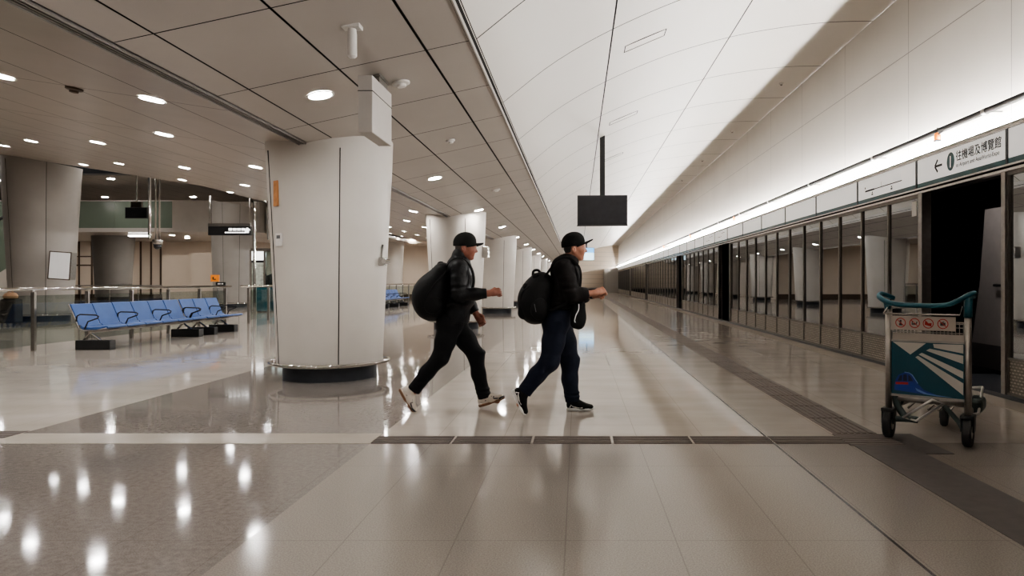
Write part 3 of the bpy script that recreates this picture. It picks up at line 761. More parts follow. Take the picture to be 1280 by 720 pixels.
# ------------------------------------------------------------------ blue seats
SP = .556
def bench(n, blocks, arms, label, loc):
    t = thing('bench_seating', label, 'bench', loc, 'blue beam seating')
    for i in range(n):
        y = (i + .5) * SP; w = SP / 2 - .012
        # seat: curved pad from back to front edge (facing +X)
        prof = [(.02, .44), (.05, .405), (.20, .395), (.36, .405), (.46, .425), (.50, .415), (.505, .395), (.46, .375), (.3, .355), (.05, .36), (.0, .40)]
        mb = MB(); vs = [(x, y - w, z) for x, z in prof] + [(x, y + w, z) for x, z in prof]; m_ = len(prof)
        mb.add(vs, [tuple(range(m_)), tuple(range(m_, 2 * m_))[::-1]] + [(k, k + m_, (k + 1) % m_ + m_, (k + 1) % m_) for k in range(m_)])
        mb.build('seat', 'blue_seat', t, bevel=.008)
        prof = [(.0, .43), (-.03, .52), (-.09, .66), (-.15, .80), (-.175, .81), (-.185, .795), (-.13, .65), (-.07, .52), (-.035, .44)]
        mb = MB(); vs = [(x, y - w, z) for x, z in prof] + [(x, y + w, z) for x, z in prof]; m_ = len(prof)
        mb.add(vs, [tuple(range(m_)), tuple(range(m_, 2 * m_))[::-1]] + [(k, k + m_, (k + 1) % m_ + m_, (k + 1) % m_) for k in range(m_)])
        mb.build('backrest', 'blue_seat', t, bevel=.008)
    for i in range(n + 1):
        y = i * SP
        mb = MB(); mb.tube([(-.18, y, .80), (-.10, y, .62), (-.03, y, .45), (.0, y, .37), (.1, y, .335), (.3, y, .345), (.48, y, .385)], .013, 8); mb.build('side_frame', 'steeldark', t, smooth=True)
    for i in arms:
        y = i * SP
        mb = MB(); mb.tube([(-.05, y, .50), (-.03, y, .60), (.02, y, .625), (.30, y, .615), (.345, y, .59), (.33, y, .56), (.16, y, .50), (.10, y, .37)], .013, 8); mb.build('armrest', 'black', t, smooth=True)
    mb = MB(); mb.box(.10, .16, 0, n * SP, .29, .345); mb.build('beam', 'steeldark', t, bevel=.005)
    for y, w, h in blocks:
        b = MB().box(-.08, .53, y - w / 2, y + w / 2, 0, h).build('base_block', 'black', t, bevel=.008)
        mb = MB()
        for sx in (-.02, .30): mb.tube([(sx + .02, y, h - .01), (.13, y, .30)], .018, 8)
        mb.build('strut', 'steel', b)
    return t
EARMS = [0, 2, 4, 6]
bench(6, [(.10, .16, .17), (3.05, .2, .17)], [0, 2, 4, 6], 'near row of six blue seats with black bases in front of the railing', (-8.72, 12.45, 0))
bench(3, [(.30, .16, .17), (1.25, .2, .17)], [0, 2, 3], 'shorter row of three blue seats continuing beyond the near six', (-8.72, 12.45 + 6 * SP + .045, 0))
bench(8, [(.4, .2, .17), (2.2, .2, .17), (4.0, .2, .17)], [0, 2, 4, 6, 8], 'distant row of blue seats seen past the right side of the near pillar', (-9.0, 31.6, 0))

# ------------------------------------------------------------------ left hall furniture
# notice sheet on the big pillar
p = at(75, 332, 20.75)
nb = thing('notice_board', 'white notice sheet in a dark frame fixed to the massive left pillar', 'notice', p); nb.rotation_euler = (0, math.radians(4), math.radians(6))
MB().box(-.30, .30, -.03, .0, -.41, .41).build('frame', 'brown', nb); MB().box(-.27, .28, -.035, -.03, -.38, .38).build('sheet', 'paper', nb)
for xa in (-.31, .29): MB().box(xa, xa + .02, -.02, .25, -.4, .4).build('bracket', 'steeldark', nb)
# luggage left of the pillar
p = at(14, 402, 19.4)
lg = thing('suitcase', 'black wheeled suitcase standing at the far left by the massive pillar', 'suitcase', (p.x, 19.4, 0))
MB().box(-.22, .22, -.15, .15, .07, .72).build('shell', 'luggage', lg, bevel=.04)
mb = MB(); mb.tube([(-.12, .12, .7), (-.12, .13, .80), (.12, .13, .80), (.12, .12, .7)], .012, 8); mb.build('handle', 'steeldark', lg)
for sx in (-.17, .17):
    for sy in (-.1, .1): MB().lathe([(.035, -.015), (.035, .015)], c=(sx, sy, .036), n=14, axis='x').build('wheel', 'black', lg)
bd = thing('bundle', 'tan cloth bundle lying on top of the black suitcase', 'bag', (p.x, 19.38, .725))
mb = MB(); mb.lathe([(.05, 0), (.19, .02), (.21, .08), (.15, .16), (.05, .185)], n=20, sy=.5); mb.build('cloth', 'tan', bd, smooth=True)
mb = MB(); mb.tube([(-.09, 0, .17), (0, 0, .23), (.09, 0, .17)], .012, 6); mb.build('carry_loop', 'tan', bd)
# escalator balustrade
es = thing('escalator', 'escalator with green glass balustrade rising at the far left edge', 'escalator', (-27.6, 26, 0))
def ramp_(x): return -2.1 + x * .62
fe = lambda u, v, d: (u, d, v)
MB().prism([(0, ramp_(0) - 1.4), (8.6, ramp_(8.6) - 1.4), (8.6, ramp_(8.6) - .4), (0, ramp_(0) - .4)], fe, .1).build('skirt', 'pillar', es)
MB().prism([(0, ramp_(0) - .4), (8.6, ramp_(8.6) - .4), (8.6, ramp_(8.6) + 1.5), (0, ramp_(0) + 1.5)], fe, .03).build('glass_balustrade', 'green_glass', es)
mb = MB(); mb.tube([(0, .02, ramp_(0) + 1.55), (8.6, .02, ramp_(8.6) + 1.55)], .06, 10); mb.build('handrail', 'black', es, smooth=True)
mb = MB()
for k in range(10, 28): x = .3 * k; mb.box(x, x + .31, .2, 1.3, ramp_(x) - .55, ramp_(x) - .35)
mb.build('step', 'steeldark', es)
# black screen hanging in the mezzanine opening
p = at(170, 266, 27)
tv = thing('hanging_screen', 'small black screen hanging in front of the green mezzanine glass', 'screen', (p.x, 27, p.z))
MB().box(-.42, .42, 0, .08, -.21, .21).build('casing', 'black', tv, bevel=.01); MB().box(-.39, .39, -.006, 0, -.19, .19).build('display_face', 'blackgloss', tv)
MB().box(-.2, .2, .0, .1, .21, .42).build('mount', 'chrome', tv); MB().tube([(0, .05, .4), (0, .05, 6.4 - p.z)], .03, 8).build('pole', 'steel', tv)
def pole(label, px, Y, z0, z1, r=.04, m='chrome'):
    x = (px - VX) * Y / F
    t = thing('steel_pole', label, 'pole', (x, Y, z0))
    MB().tube([(0, 0, 0), (0, 0, z1 - z0)], r, 12).build('shaft', m, t, smooth=True, ang=40)
    MB().lathe([(r * 1.8, z1 - z0 - .05), (r * 1.8, z1 - z0 - .005)], n=14).build('flange', m, t)
    return x
x = (187 - VX) * 24 / F; pole('shiny hanging steel pole to the right of the small black screen', 187, 24, 2.62, 6.39, .05)
x = (197 - VX) * 25 / F
dc = thing('dome_camera', 'dark dome camera hanging on twin poles in the rear hall', 'camera', (x * 25.8 / 25, 25.8, 2.5))
mb = MB(); mb.tube([(-.07, 0, .2), (-.07, 0, 3.88)], .03, 8); mb.tube([(.07, 0, .2), (.07, 0, 3.88)], .03, 8); mb.build('pole', 'steel', dc, smooth=True)
MB().lathe([(.17, .22), (.18, .1), (.15, .05)], n=20).build('housing', 'steel', dc, smooth=True, ang=40); MB().lathe([(.145, .05), (.12, -.06), (.06, -.12), (0, -.135)], n=20).build('dome', 'blackgloss', dc, smooth=True)
Y = 26; x = (318 - VX) * Y / F; pole('tall shiny steel pole from floor to ceiling left of the near pillar', 318, Y, 0, zleft(x) - .012, .05)
for k, px in enumerate((335, 339)):
    Y = 24; x = (px - VX) * Y / F; pole('slim hanging steel pole by the near pillar, %s of a close pair' % ('left' if k == 0 else 'right'), px, Y, 2.62, zleft(x) - .01, .03, 'steeldark')
# black direction sign
Y = 27.5; a = at(260, 283, Y); b_ = at(313, 294, Y)
ds = thing('direction_sign', 'black hanging direction sign with lit white letters and arrow', 'sign', ((a.x + b_.x) / 2, Y, (a.z + b_.z) / 2))
hw, hh = (b_.x - a.x) / 2, (a.z - b_.z) / 2
MB().box(-hw, hw, 0, .15, -hh, hh).build('sign_box', 'black', ds, bevel=.01)
MB().box(-hw, hw, -.01, .16, hh, hh + .12).build('top_trim', 'steeldark', ds)
mb = MB(); fs_ = lambda u, v, d: (u, -.004 - d, v)
for k in range(4): u = hw * (-.02 + .2 * k); mb.prism([(u, .01), (u + .13, .01), (u + .13, .10), (u, .10)], fs_, .004)
for k in range(9): u = hw * (-.2 + .11 * k); mb.prism([(u, -.09), (u + .075, -.09), (u + .075, -.045), (u, -.045)], fs_, .004)
mb.build('lettering', 'signwhite', ds)
mb = MB(); mb.prism([(.62, -.08), (.62, .02), (.57, .02), (.70, .13), (.83, .02), (.76, .02), (.76, -.08)], fs_, .004); mb.build('arrow', 'signwhite', ds)
zt = zleft(a.x) - ds.location.z
mb = MB(); mb.tube([(-hw + .05, .07, hh), (-hw + .05, .07, zt)], .05, 10); mb.tube([(hw - .05, .07, hh), (hw - .05, .07, zt)], .03, 10); mb.build('hanger', 'steeldark', ds, smooth=True)
# little signs on a post behind the railing
Y = 21.2; p = at(272, 352, Y)
ps = thing('post_sign', 'orange and black signs on a slim post behind the seats', 'sign', (p.x, Y, 0))
MB().tube([(0, 0, 0), (0, 0, p.z + .05)], .02, 8).build('post', 'steel', ps); MB().lathe([(.16, 0), (.15, .02)], n=20).build('base', 'steeldark', ps)
MB().box(-.2, .05, -.02, .02, p.z, p.z + .2).build('orange_plate', 'orange', ps); MB().box(-.04, .24, -.03, .01, p.z - .12, p.z - .015).build('black_plate', 'black', ps)
mb = MB(); mb.box(-.14, -.1, -.024, -.02, p.z + .06, p.z + .14); mb.box(-.1, -.04, -.024, -.02, p.z + .05, p.z + .08); mb.build('pictogram', 'ink', ps)
mb = MB(); mb.box(.02, .1, -.034, -.03, p.z - .08, p.z - .05); mb.box(.13, .18, -.034, -.03, p.z - .08, p.z - .05); mb.build('lettering', 'white', ps)

# glass kiosk and its teal counters
Y = 27.5
kx0, kx1 = (302 - VX) * Y / F, (352 - VX) * Y / F
kk = thing('glass_kiosk', 'glass fronted kiosk with bright lights left of the near pillar', 'kiosk', ((kx0 + kx1) / 2, Y + .8, 0))
w2 = (kx1 - kx0) / 2
mb = MB()
for u in (-w2, -w2 + .55, .08 + .15, w2): mb.box(u - .04, u + .04, -.04, .04, 0, 2.45)
mb.box(-w2, w2, -.05, .05, 2.40, 2.52); mb.build('frame', 'steel', kk); MB().box(-w2, w2, 1.9, 2.0, 2.4, 2.52).build('rear_beam', 'steel', kk)
MB().box(-w2 + .04, -w2 + .51, -.01, .01, .1, 1.95).build('frosted_panel', 'frost', kk)
MB().box(-w2 + .04, -w2 + .51, -.03, .02, 1.95, 2.4).build('light_box', 'signwhite', kk); MB().box(-w2 + .04, -w2 + .51, -.05, -.02, 1.95, 2.05).build('black_strip', 'black', kk)
MB().box(-w2 + .59, w2 - .04, -.01, .01, .95, 2.4).build('glass_front', 'kiosk_glass', kk)
MB().box(-w2, w2, 1.95, 2.0, 0, 2.4).build('rear_panel', 'frost', kk)
MB().box(-w2 + .7, w2, .3, .5, 2.2, 2.36).build('ceiling_lamp', 'signwhite', kk)
for k, px in enumerate((325.5, 345.5)):
    x = (px - VX) * Y / F
    c = thing('teal_counter', 'teal counter front, %s one below the stooping person' % ('left' if k == 0 else 'right'), 'counter', (x, Y + .45, 0), 'teal counters at the kiosk')
    MB().box(-.28, .28, -.2, .2, .04, .98).build('body', 'kioskteal', c, bevel=.04); MB().box(-.3, .3, -.22, .22, .98, 1.02).build('top', 'plinth', c, bevel=.01)
    if k: MB().box(-.12, .02, -.21, -.2, .7, .92).build('white_label', 'white', c)
    MB().box(-.26, .26, -.16, .16, 0, .05).build('foot', 'black', c)

# ------------------------------------------------------------------ implicit surfaces for bodies, clothes and bags
class Field:
    def __init__(s, h): s.h = h; s.p = []
    def _bb(s, pts, r):
        P = np.array([tuple(p) for p in pts], float); r = np.broadcast_to(np.asarray(r, float), (3,))
        return P.min(0) - r, P.max(0) + r
    def cone(s, a, b, r1, r2, k=.02, sy=1., op='u', flat=False):
        """rounded (or flat-ended) tapered limb; sy widens it sideways"""
        a = np.array(tuple(a), float); b = np.array(tuple(b), float); R = max(r1, r2)
        lo, hi = s._bb([a, b], (R, R * max(sy, 1), R))
        def f(X, Y, Z):
            yc = (a[1] + b[1]) / 2
            ax, ay, az = a[0], (a[1] - yc) / sy + yc, a[2]; bx, by, bz = b[0], (b[1] - yc) / sy + yc, b[2]
            Yq = (Y - yc) / sy + yc
            dx, dy, dz = bx - ax, by - ay, bz - az; L2 = dx * dx + dy * dy + dz * dz + 1e-12
            t = ((X - ax) * dx + (Yq - ay) * dy + (Z - az) * dz) / L2; tc = np.clip(t, 0, 1)
            d = np.sqrt((X - ax - tc * dx) ** 2 + (Yq - ay - tc * dy) ** 2 + (Z - az - tc * dz) ** 2) - (r1 + (r2 - r1) * tc)
            if flat:
                L_ = math.sqrt(L2); d = np.maximum(d, (t - 1) * L_)
            return d
        s.p.append((f, lo, hi, k, op)); return s
    def chain(s, pts, rs, k=.02, sy=1., flat=False):
        for i in range(len(pts) - 1): s.cone(pts[i], pts[i + 1], rs[i], rs[i + 1], k, sy, flat=flat and i == len(pts) - 2)
        return s
    def ell(s, c, r, k=.02, R=None, op='u'):
        c = np.array(tuple(c), float); r = np.array(r, float); Rm = max(r)
        lo, hi = (c - Rm, c + Rm) if R is not None else (c - r, c + r)
        Ri = None if R is None else np.array(R.inverted())
        def f(X, Y, Z):
            x, y, z = X - c[0], Y - c[1], Z - c[2]
            if Ri is not None:
                x, y, z = Ri[0, 0] * x + Ri[0, 1] * y + Ri[0, 2] * z, Ri[1, 0] * x + Ri[1, 1] * y + Ri[1, 2] * z, Ri[2, 0] * x + Ri[2, 1] * y + Ri[2, 2] * z
            k0 = np.sqrt((x / r[0]) ** 2 + (y / r[1]) ** 2 + (z / r[2]) ** 2); k1 = np.sqrt((x / r[0]**2) ** 2 + (y / r[1]**2) ** 2 + (z / r[2]**2) ** 2) + 1e-9
            return k0 * (k0 - 1) / k1
        s.p.append((f, lo, hi, k, op)); return s
    def rbox(s, c, hsz, rad, k=.02, R=None, op='u'):
        c = np.array(tuple(c), float); hs = np.array(hsz, float); D = np.linalg.norm(hs)
        Ri = None if R is None else np.array(R.inverted())
        def f(X, Y, Z):
            x, y, z = X - c[0], Y - c[1], Z - c[2]
            if Ri is not None:
                x, y, z = Ri[0, 0] * x + Ri[0, 1] * y + Ri[0, 2] * z, Ri[1, 0] * x + Ri[1, 1] * y + Ri[1, 2] * z, Ri[2, 0] * x + Ri[2, 1] * y + Ri[2, 2] * z
            qx, qy, qz = np.abs(x) - hs[0] + rad, np.abs(y) - hs[1] + rad, np.abs(z) - hs[2] + rad
            return np.sqrt(np.maximum(qx, 0)**2 + np.maximum(qy, 0)**2 + np.maximum(qz, 0)**2) + np.minimum(np.maximum(qx, np.maximum(qy, qz)), 0) - rad
        s.p.append((f, c - (D if R is not None else hs), c + (D if R is not None else hs), k, op)); return s
    def plane(s, p, n, k=.004):
        """keep the side opposite to n"""
        p = np.array(tuple(p), float); n = np.array(tuple(n), float); n /= np.linalg.norm(n)
        s.p.append((lambda X, Y, Z: (X - p[0]) * n[0] + (Y - p[1]) * n[1] + (Z - p[2]) * n[2], None, None, k, 'i')); return s
    def mesh(s):
        h = s.h
        lo = np.min([q[1] for q in s.p if q[1] is not None and q[4] == 'u'], axis=0) - 3 * h - .02; hi = np.max([q[2] for q in s.p if q[1] is not None and q[4] == 'u'], axis=0) + 3 * h + .02
        n = np.ceil((hi - lo) / h).astype(int) + 1
        ax = [lo[i] + h * np.arange(n[i]) for i in range(3)]
        Fd = np.full(n, .05, np.float32)
        for f, a, b, k, op in s.p:
            if op == 'i': sl = (slice(None),) * 3
            else:
                mg = .06
                i0 = np.clip(np.floor((a - mg - lo) / h).astype(int), 0, n); i1 = np.clip(np.ceil((b + mg - lo) / h).astype(int) + 1, 0, n)
                if (i1 <= i0).any(): continue
                sl = tuple(slice(i0[i], i1[i]) for i in range(3))
            X = ax[0][sl[0]][:, None, None]; Y = ax[1][sl[1]][None, :, None]; Z = ax[2][sl[2]][None, None, :]
            d = f(X, Y, Z).astype(np.float32); g = Fd[sl]
            if op == 'u':
                hh = np.maximum(k - np.abs(g - d), 0); Fd[sl] = np.minimum(g, d) - hh * hh / (4 * k)
            else:
                if op == 's': d = -d
                hh = np.maximum(k - np.abs(g - d), 0); Fd[sl] = np.maximum(g, d) + hh * hh / (4 * k)
        return nets(Fd, lo, h)
    def build(s, name, m, parent=None, loc=None):
        v, q = s.mesh()
        me = bpy.data.meshes.new(name); me.from_pydata(v.tolist(), [], q.tolist()); me.update()
        o = bpy.data.objects.new(name, me); COL.objects.link(o); me.materials.append(M[m] if isinstance(m, str) else m)
        me.polygons.foreach_set('use_smooth', [True] * len(me.polygons))
        if parent is not None: o.parent = parent
        if loc is not None: o.location = loc
        return o
def nets(Fd, lo, h):
    S = Fd < 0
    c = sum(S[i:S.shape[0] - 1 + i, j:S.shape[1] - 1 + j, k:S.shape[2] - 1 + k].astype(np.int8) for i in (0, 1) for j in (0, 1) for k in (0, 1))
    act = np.argwhere((c > 0) & (c < 8)); idx = -np.ones(c.shape, np.int32); idx[tuple(act.T)] = np.arange(len(act))
    offs = np.array([(i, j, k) for i in (0, 1) for j in (0, 1) for k in (0, 1)])
    val = np.stack([Fd[act[:, 0] + o[0], act[:, 1] + o[1], act[:, 2] + o[2]] for o in offs], 1)
    P = np.zeros((len(act), 3)); W = np.zeros(len(act))
    for a in range(8):
        for b in range(a + 1, 8):
            if np.abs(offs[a] - offs[b]).sum() != 1: continue
            va, vb = val[:, a], val[:, b]; m = (va < 0) != (vb < 0)
            t = np.where(m, va / np.where(m, va - vb, 1), 0)
            P += m[:, None] * (offs[a] + t[:, None] * (offs[b] - offs[a])); W += m
    V = (act + P / W[:, None]) * h + lo
    Q = []
    for ax_ in range(3):
        s0 = [slice(None)] * 3; s1 = [slice(None)] * 3; s0[ax_] = slice(0, -1); s1[ax_] = slice(1, None)
        d = S[tuple(s0)].astype(np.int8) - S[tuple(s1)].astype(np.int8)
        e = np.argwhere(d != 0); u, w = (ax_ + 1) % 3, (ax_ + 2) % 3
        e = e[(e[:, u] > 0) & (e[:, w] > 0) & (e[:, u] < Fd.shape[u] - 1) & (e[:, w] < Fd.shape[w] - 1)]
        def cell(du, dw):
            q = e.copy(); q[:, u] -= du; q[:, w] -= dw; return idx[tuple(q.T)]
        quad = np.stack([cell(1, 1), cell(0, 1), cell(0, 0), cell(1, 0)], 1)
        flip = d[tuple(e.T)] < 0
        quad[flip] = quad[flip][:, ::-1]
        Q.append(quad)
    Q = np.concatenate(Q); Q = Q[(Q >= 0).all(1)]
    return V, Q

# people materials
M['skin1'] = mat('weathered_tan_skin', srgb(140, 88, 72), .5, noise=.08, nscale=30, bump=.1, bscale=120)
M['skin2'] = mat('fair_tan_skin', srgb(172, 120, 98), .5, noise=.07, nscale=30, bump=.1, bscale=120)
M['jacket'] = mat('black_shell_jacket', (.0055, .0055, .0065), .5, noise=.2, nscale=5, bump=.7, bscale=11, spec=.22)
M['shirt'] = mat('black_knit_shirt', (.0075, .006, .006), .8, noise=.25, nscale=8, bump=.5, bscale=11, spec=.2)
M['trousers'] = mat('black_trousers', (.0045, .0045, .0055), .75, noise=.2, nscale=6, bump=.6, bscale=9, spec=.2)
M['jeans'] = mat('dark_navy_jeans', (.008, .011, .022), .8, noise=.3, nscale=7, bump=.6, bscale=9, spec=.2)
M['cap'] = mat('black_cotton_cap', (.005, .005, .005), .85, spec=.2, noise=.2, nscale=20, bump=.15, bscale=60)
M['capgreen'] = mat('faded_black_cap', (.010, .0105, .0095), .85, spec=.2, noise=.2, nscale=20, bump=.15, bscale=60)
M['hairgrey'] = mat('cropped_grey_hair', (.10, .085, .075), .8, noise=.4, nscale=120)
M['hairblack'] = mat('short_black_hair', (.012, .011, .010), .65, noise=.4, nscale=120)
M['pack'] = mat('black_nylon_pack', (.0055, .0055, .006), .6, noise=.25, nscale=5, bump=.4, bscale=12, spec=.22)
M['webbing'] = mat('black_webbing', (.009, .009, .0095), .8, spec=.25, noise=.2, nscale=40)
M['shoewhite'] = mat('white_mesh_shoe', srgb(214, 204, 192), .6, noise=.06, nscale=30)
M['gum'] = mat('brown_gum_sole', srgb(118, 84, 60), .6, noise=.1, nscale=20)
M['shoeblack'] = mat('black_mesh_shoe', (.005, .005, .0055), .75, spec=.2, noise=.2, nscale=40)
M['solewhite'] = mat('white_foam_sole', srgb(222, 220, 216), .5, noise=.03)
M['eyewhite'] = mat('eye_white', srgb(225, 218, 210), .3, noise=.02)
M['iris'] = mat('dark_iris', (.02, .012, .008), .2, noise=.1)

def hand(f, W, fw, up, side, sc=1., curl=(60, 150, 215), thumb=(.55, .35)):
    """palm and five fingers; W wrist, fw forward, up = back of hand, side = thumb side"""
    fw = Vector(fw).normalized(); up = Vector(up); up = (up - fw * up.dot(fw)).normalized(); sd = fw.cross(up)
    if sd.dot(Vector(side)) < 0: sd = -sd
    P = lambda a, b, c: W + (fw * a + sd * b + up * c) * sc
    f.cone(P(-.02, 0, 0), P(.03, 0, 0), .026 * sc, .028 * sc, .02)
    for b in (-.024, -.008, .008, .024): f.cone(P(.022, b * .8, 0), P(.082, b, .002), .016 * sc, .0135 * sc, .012)
    L = ((.036, .022, .018, -.030), (.042, .027, .020, -.010), (.044, .029, .021, .010), (.040, .026, .020, .029))
    for l1, l2, l3, b in L:
        p = P(.084, b, .003); d = 0
        for l, an, r in ((l1, curl[0], .0092), (l2, curl[1], .0085), (l3, curl[2], .0078)):
            a = math.radians(an); q = p + (fw * math.cos(a) - up * math.sin(a)) * l * sc
            f.cone(p, q, r * sc, r * sc * .94, .004); p = q
    t0 = P(.020, .026, -.008); t1 = P(.052, .046, -.022); t2 = P(.080, .040, -.040); t3 = P(.100, .026, -.048)
    f.cone(t0, t1, .014 * sc, .012 * sc, .008); f.cone(t1, t2, .0105 * sc, .0098 * sc, .004); f.cone(t2, t3, .0095 * sc, .008 * sc, .004)

def shoe(parent, name, heel, ang, upmat, solemat, stripe, yo, outer, label=None, yaw=0., L=.275, stripes='tiger'):
    """heel = point under the heel, ang = pitch of the sole (toe down positive)"""
    R = Matrix.Rotation(yaw, 3, 'Z') @ Matrix.Rotation(ang, 3, 'Y')
    f = Field(.005)
    f.cone((.055, 0, .055), (.13, 0, .05), .036, .036, .03, sy=1.05); f.cone((.13, 0, .05), (.225, .004, .034), .036, .026, .03, sy=1.35)
    f.cone((.055, 0, .06), (.06, 0, .105), .038, .036, .02); f.cone((.10, 0, .06), (.085, 0, .09), .034, .036, .03); f.ell((.03, 0, .06), (.03, .03, .045), .02)
    f.plane((0, 0, .018), (0, 0, -1)); f.plane((.07, 0, .112), (-.25, 0, 1))
    o = f.build(name, upmat, parent); o.location = heel; o.rotation_euler = R.to_euler()
    f = Field(.005)
    f.rbox((.06, 0, .016), (.062, .036, .016), .014, .01); f.cone((.06, 0, .018), (.2, .004, .014), .016, .014, .02, sy=2.3); f.cone((.18, .004, .014), (.245, .004, .022), .014, .012, .02, sy=2.6)
    f.plane((0, 0, .0), (0, 0, -1))
    s = f.build('sole', solemat, o)
    if solemat == 'gum':
        f = Field(.005); f.rbox((.06, 0, .030), (.064, .037, .006), .005, .01); f.cone((.06, 0, .03), (.215, .004, .028), .007, .007, .01, sy=5.0); f.build('midsole', 'shoewhite', o)
    if stripe:
        mb = MB()
        for sgn in (-1, 1):
            if stripes == 'tiger':
                for pts in ([(.075, .039, .05), (.12, .0405, .055), (.165, .042, .045), (.20, .039, .036)], [(.10, .039, .035), (.135, .041, .055), (.145, .036, .075)], [(.135, .041, .035), (.16, .041, .055), (.165, .035, .067)]):
                    mb.tube([(a, sgn * b, c) for a, b, c in pts], .006, 6)
                mb.tube([(.205, sgn * .038, .03), (.235, sgn * .03, .036), (.252, sgn * .0, .034)], .009, 6)
            else:
                mb = MB(); mb.tube([(.03, sgn * .036, .034), (.045, sgn * .038, .06), (.06, sgn * .040, .045), (.10, sgn * .043, .036), (.15, sgn * .045, .036)], .006, 6); mb.build('stripe', stripe, o, smooth=True)
        if stripes == 'tiger': mb.build('stripe', stripe, o, smooth=True)
    return o

def head(f, fr, hr, yaw):
    """fr(x,y,z): point of the head (x forward of the ear, z above the ear) ; hr scale"""
    e = lambda c, r, k=.015: f.ell(fr(*c), [q * hr for q in r], k, yaw)
    e((.005, 0, .045), (.098, .076, .098), .03); e((.05, 0, -.02), (.052, .058, .075), .03); e((.012, 0, .0), (.085, .071, .07), .03)
    f.cone(fr(.076, 0, -.088), fr(.060, 0, -.085), .021 * hr, .024 * hr, .02)
    for s in (-1, 1):
        f.cone(fr(.0, .058 * s, -.03), fr(.058, .022 * s, -.088), .018 * hr, .016 * hr, .025)
        f.cone(fr(.092, .008 * s, .03), fr(.080, .042 * s, .03), .011 * hr, .011 * hr, .015)
        f.cone(fr(.078, .030 * s, -.012), fr(.06, .047 * s, -.01), .014 * hr, .016 * hr, .02)
        e((-.006, .080 * s, -.010), (.020, .013, .033), .006); e((-.010, .087 * s, -.002), (.017, .009, .024), .005)
        f.ell(fr(-.001, .096 * s, -.008), [.008 * hr, .008 * hr, .015 * hr], .004, yaw, 's')
    f.cone(fr(.096, 0, .018), fr(.117, 0, -.018), .0085 * hr, .0125 * hr, .010); e((.106, .011, -.022), (.011, .009, .009), .006); e((.106, -.011, -.022), (.011, .009, .009), .006)
    f.cone(fr(.092, .016, -.049), fr(.092, -.016, -.049), .0075 * hr, .0075 * hr, .008); f.cone(fr(.089, .014, -.062), fr(.089, -.014, -.062), .0085 * hr, .0085 * hr, .008)
    f.cone(fr(.101, .013, -.0555), fr(.101, -.013, -.0555), .0028 * hr, .0028 * hr, .003, op='s')

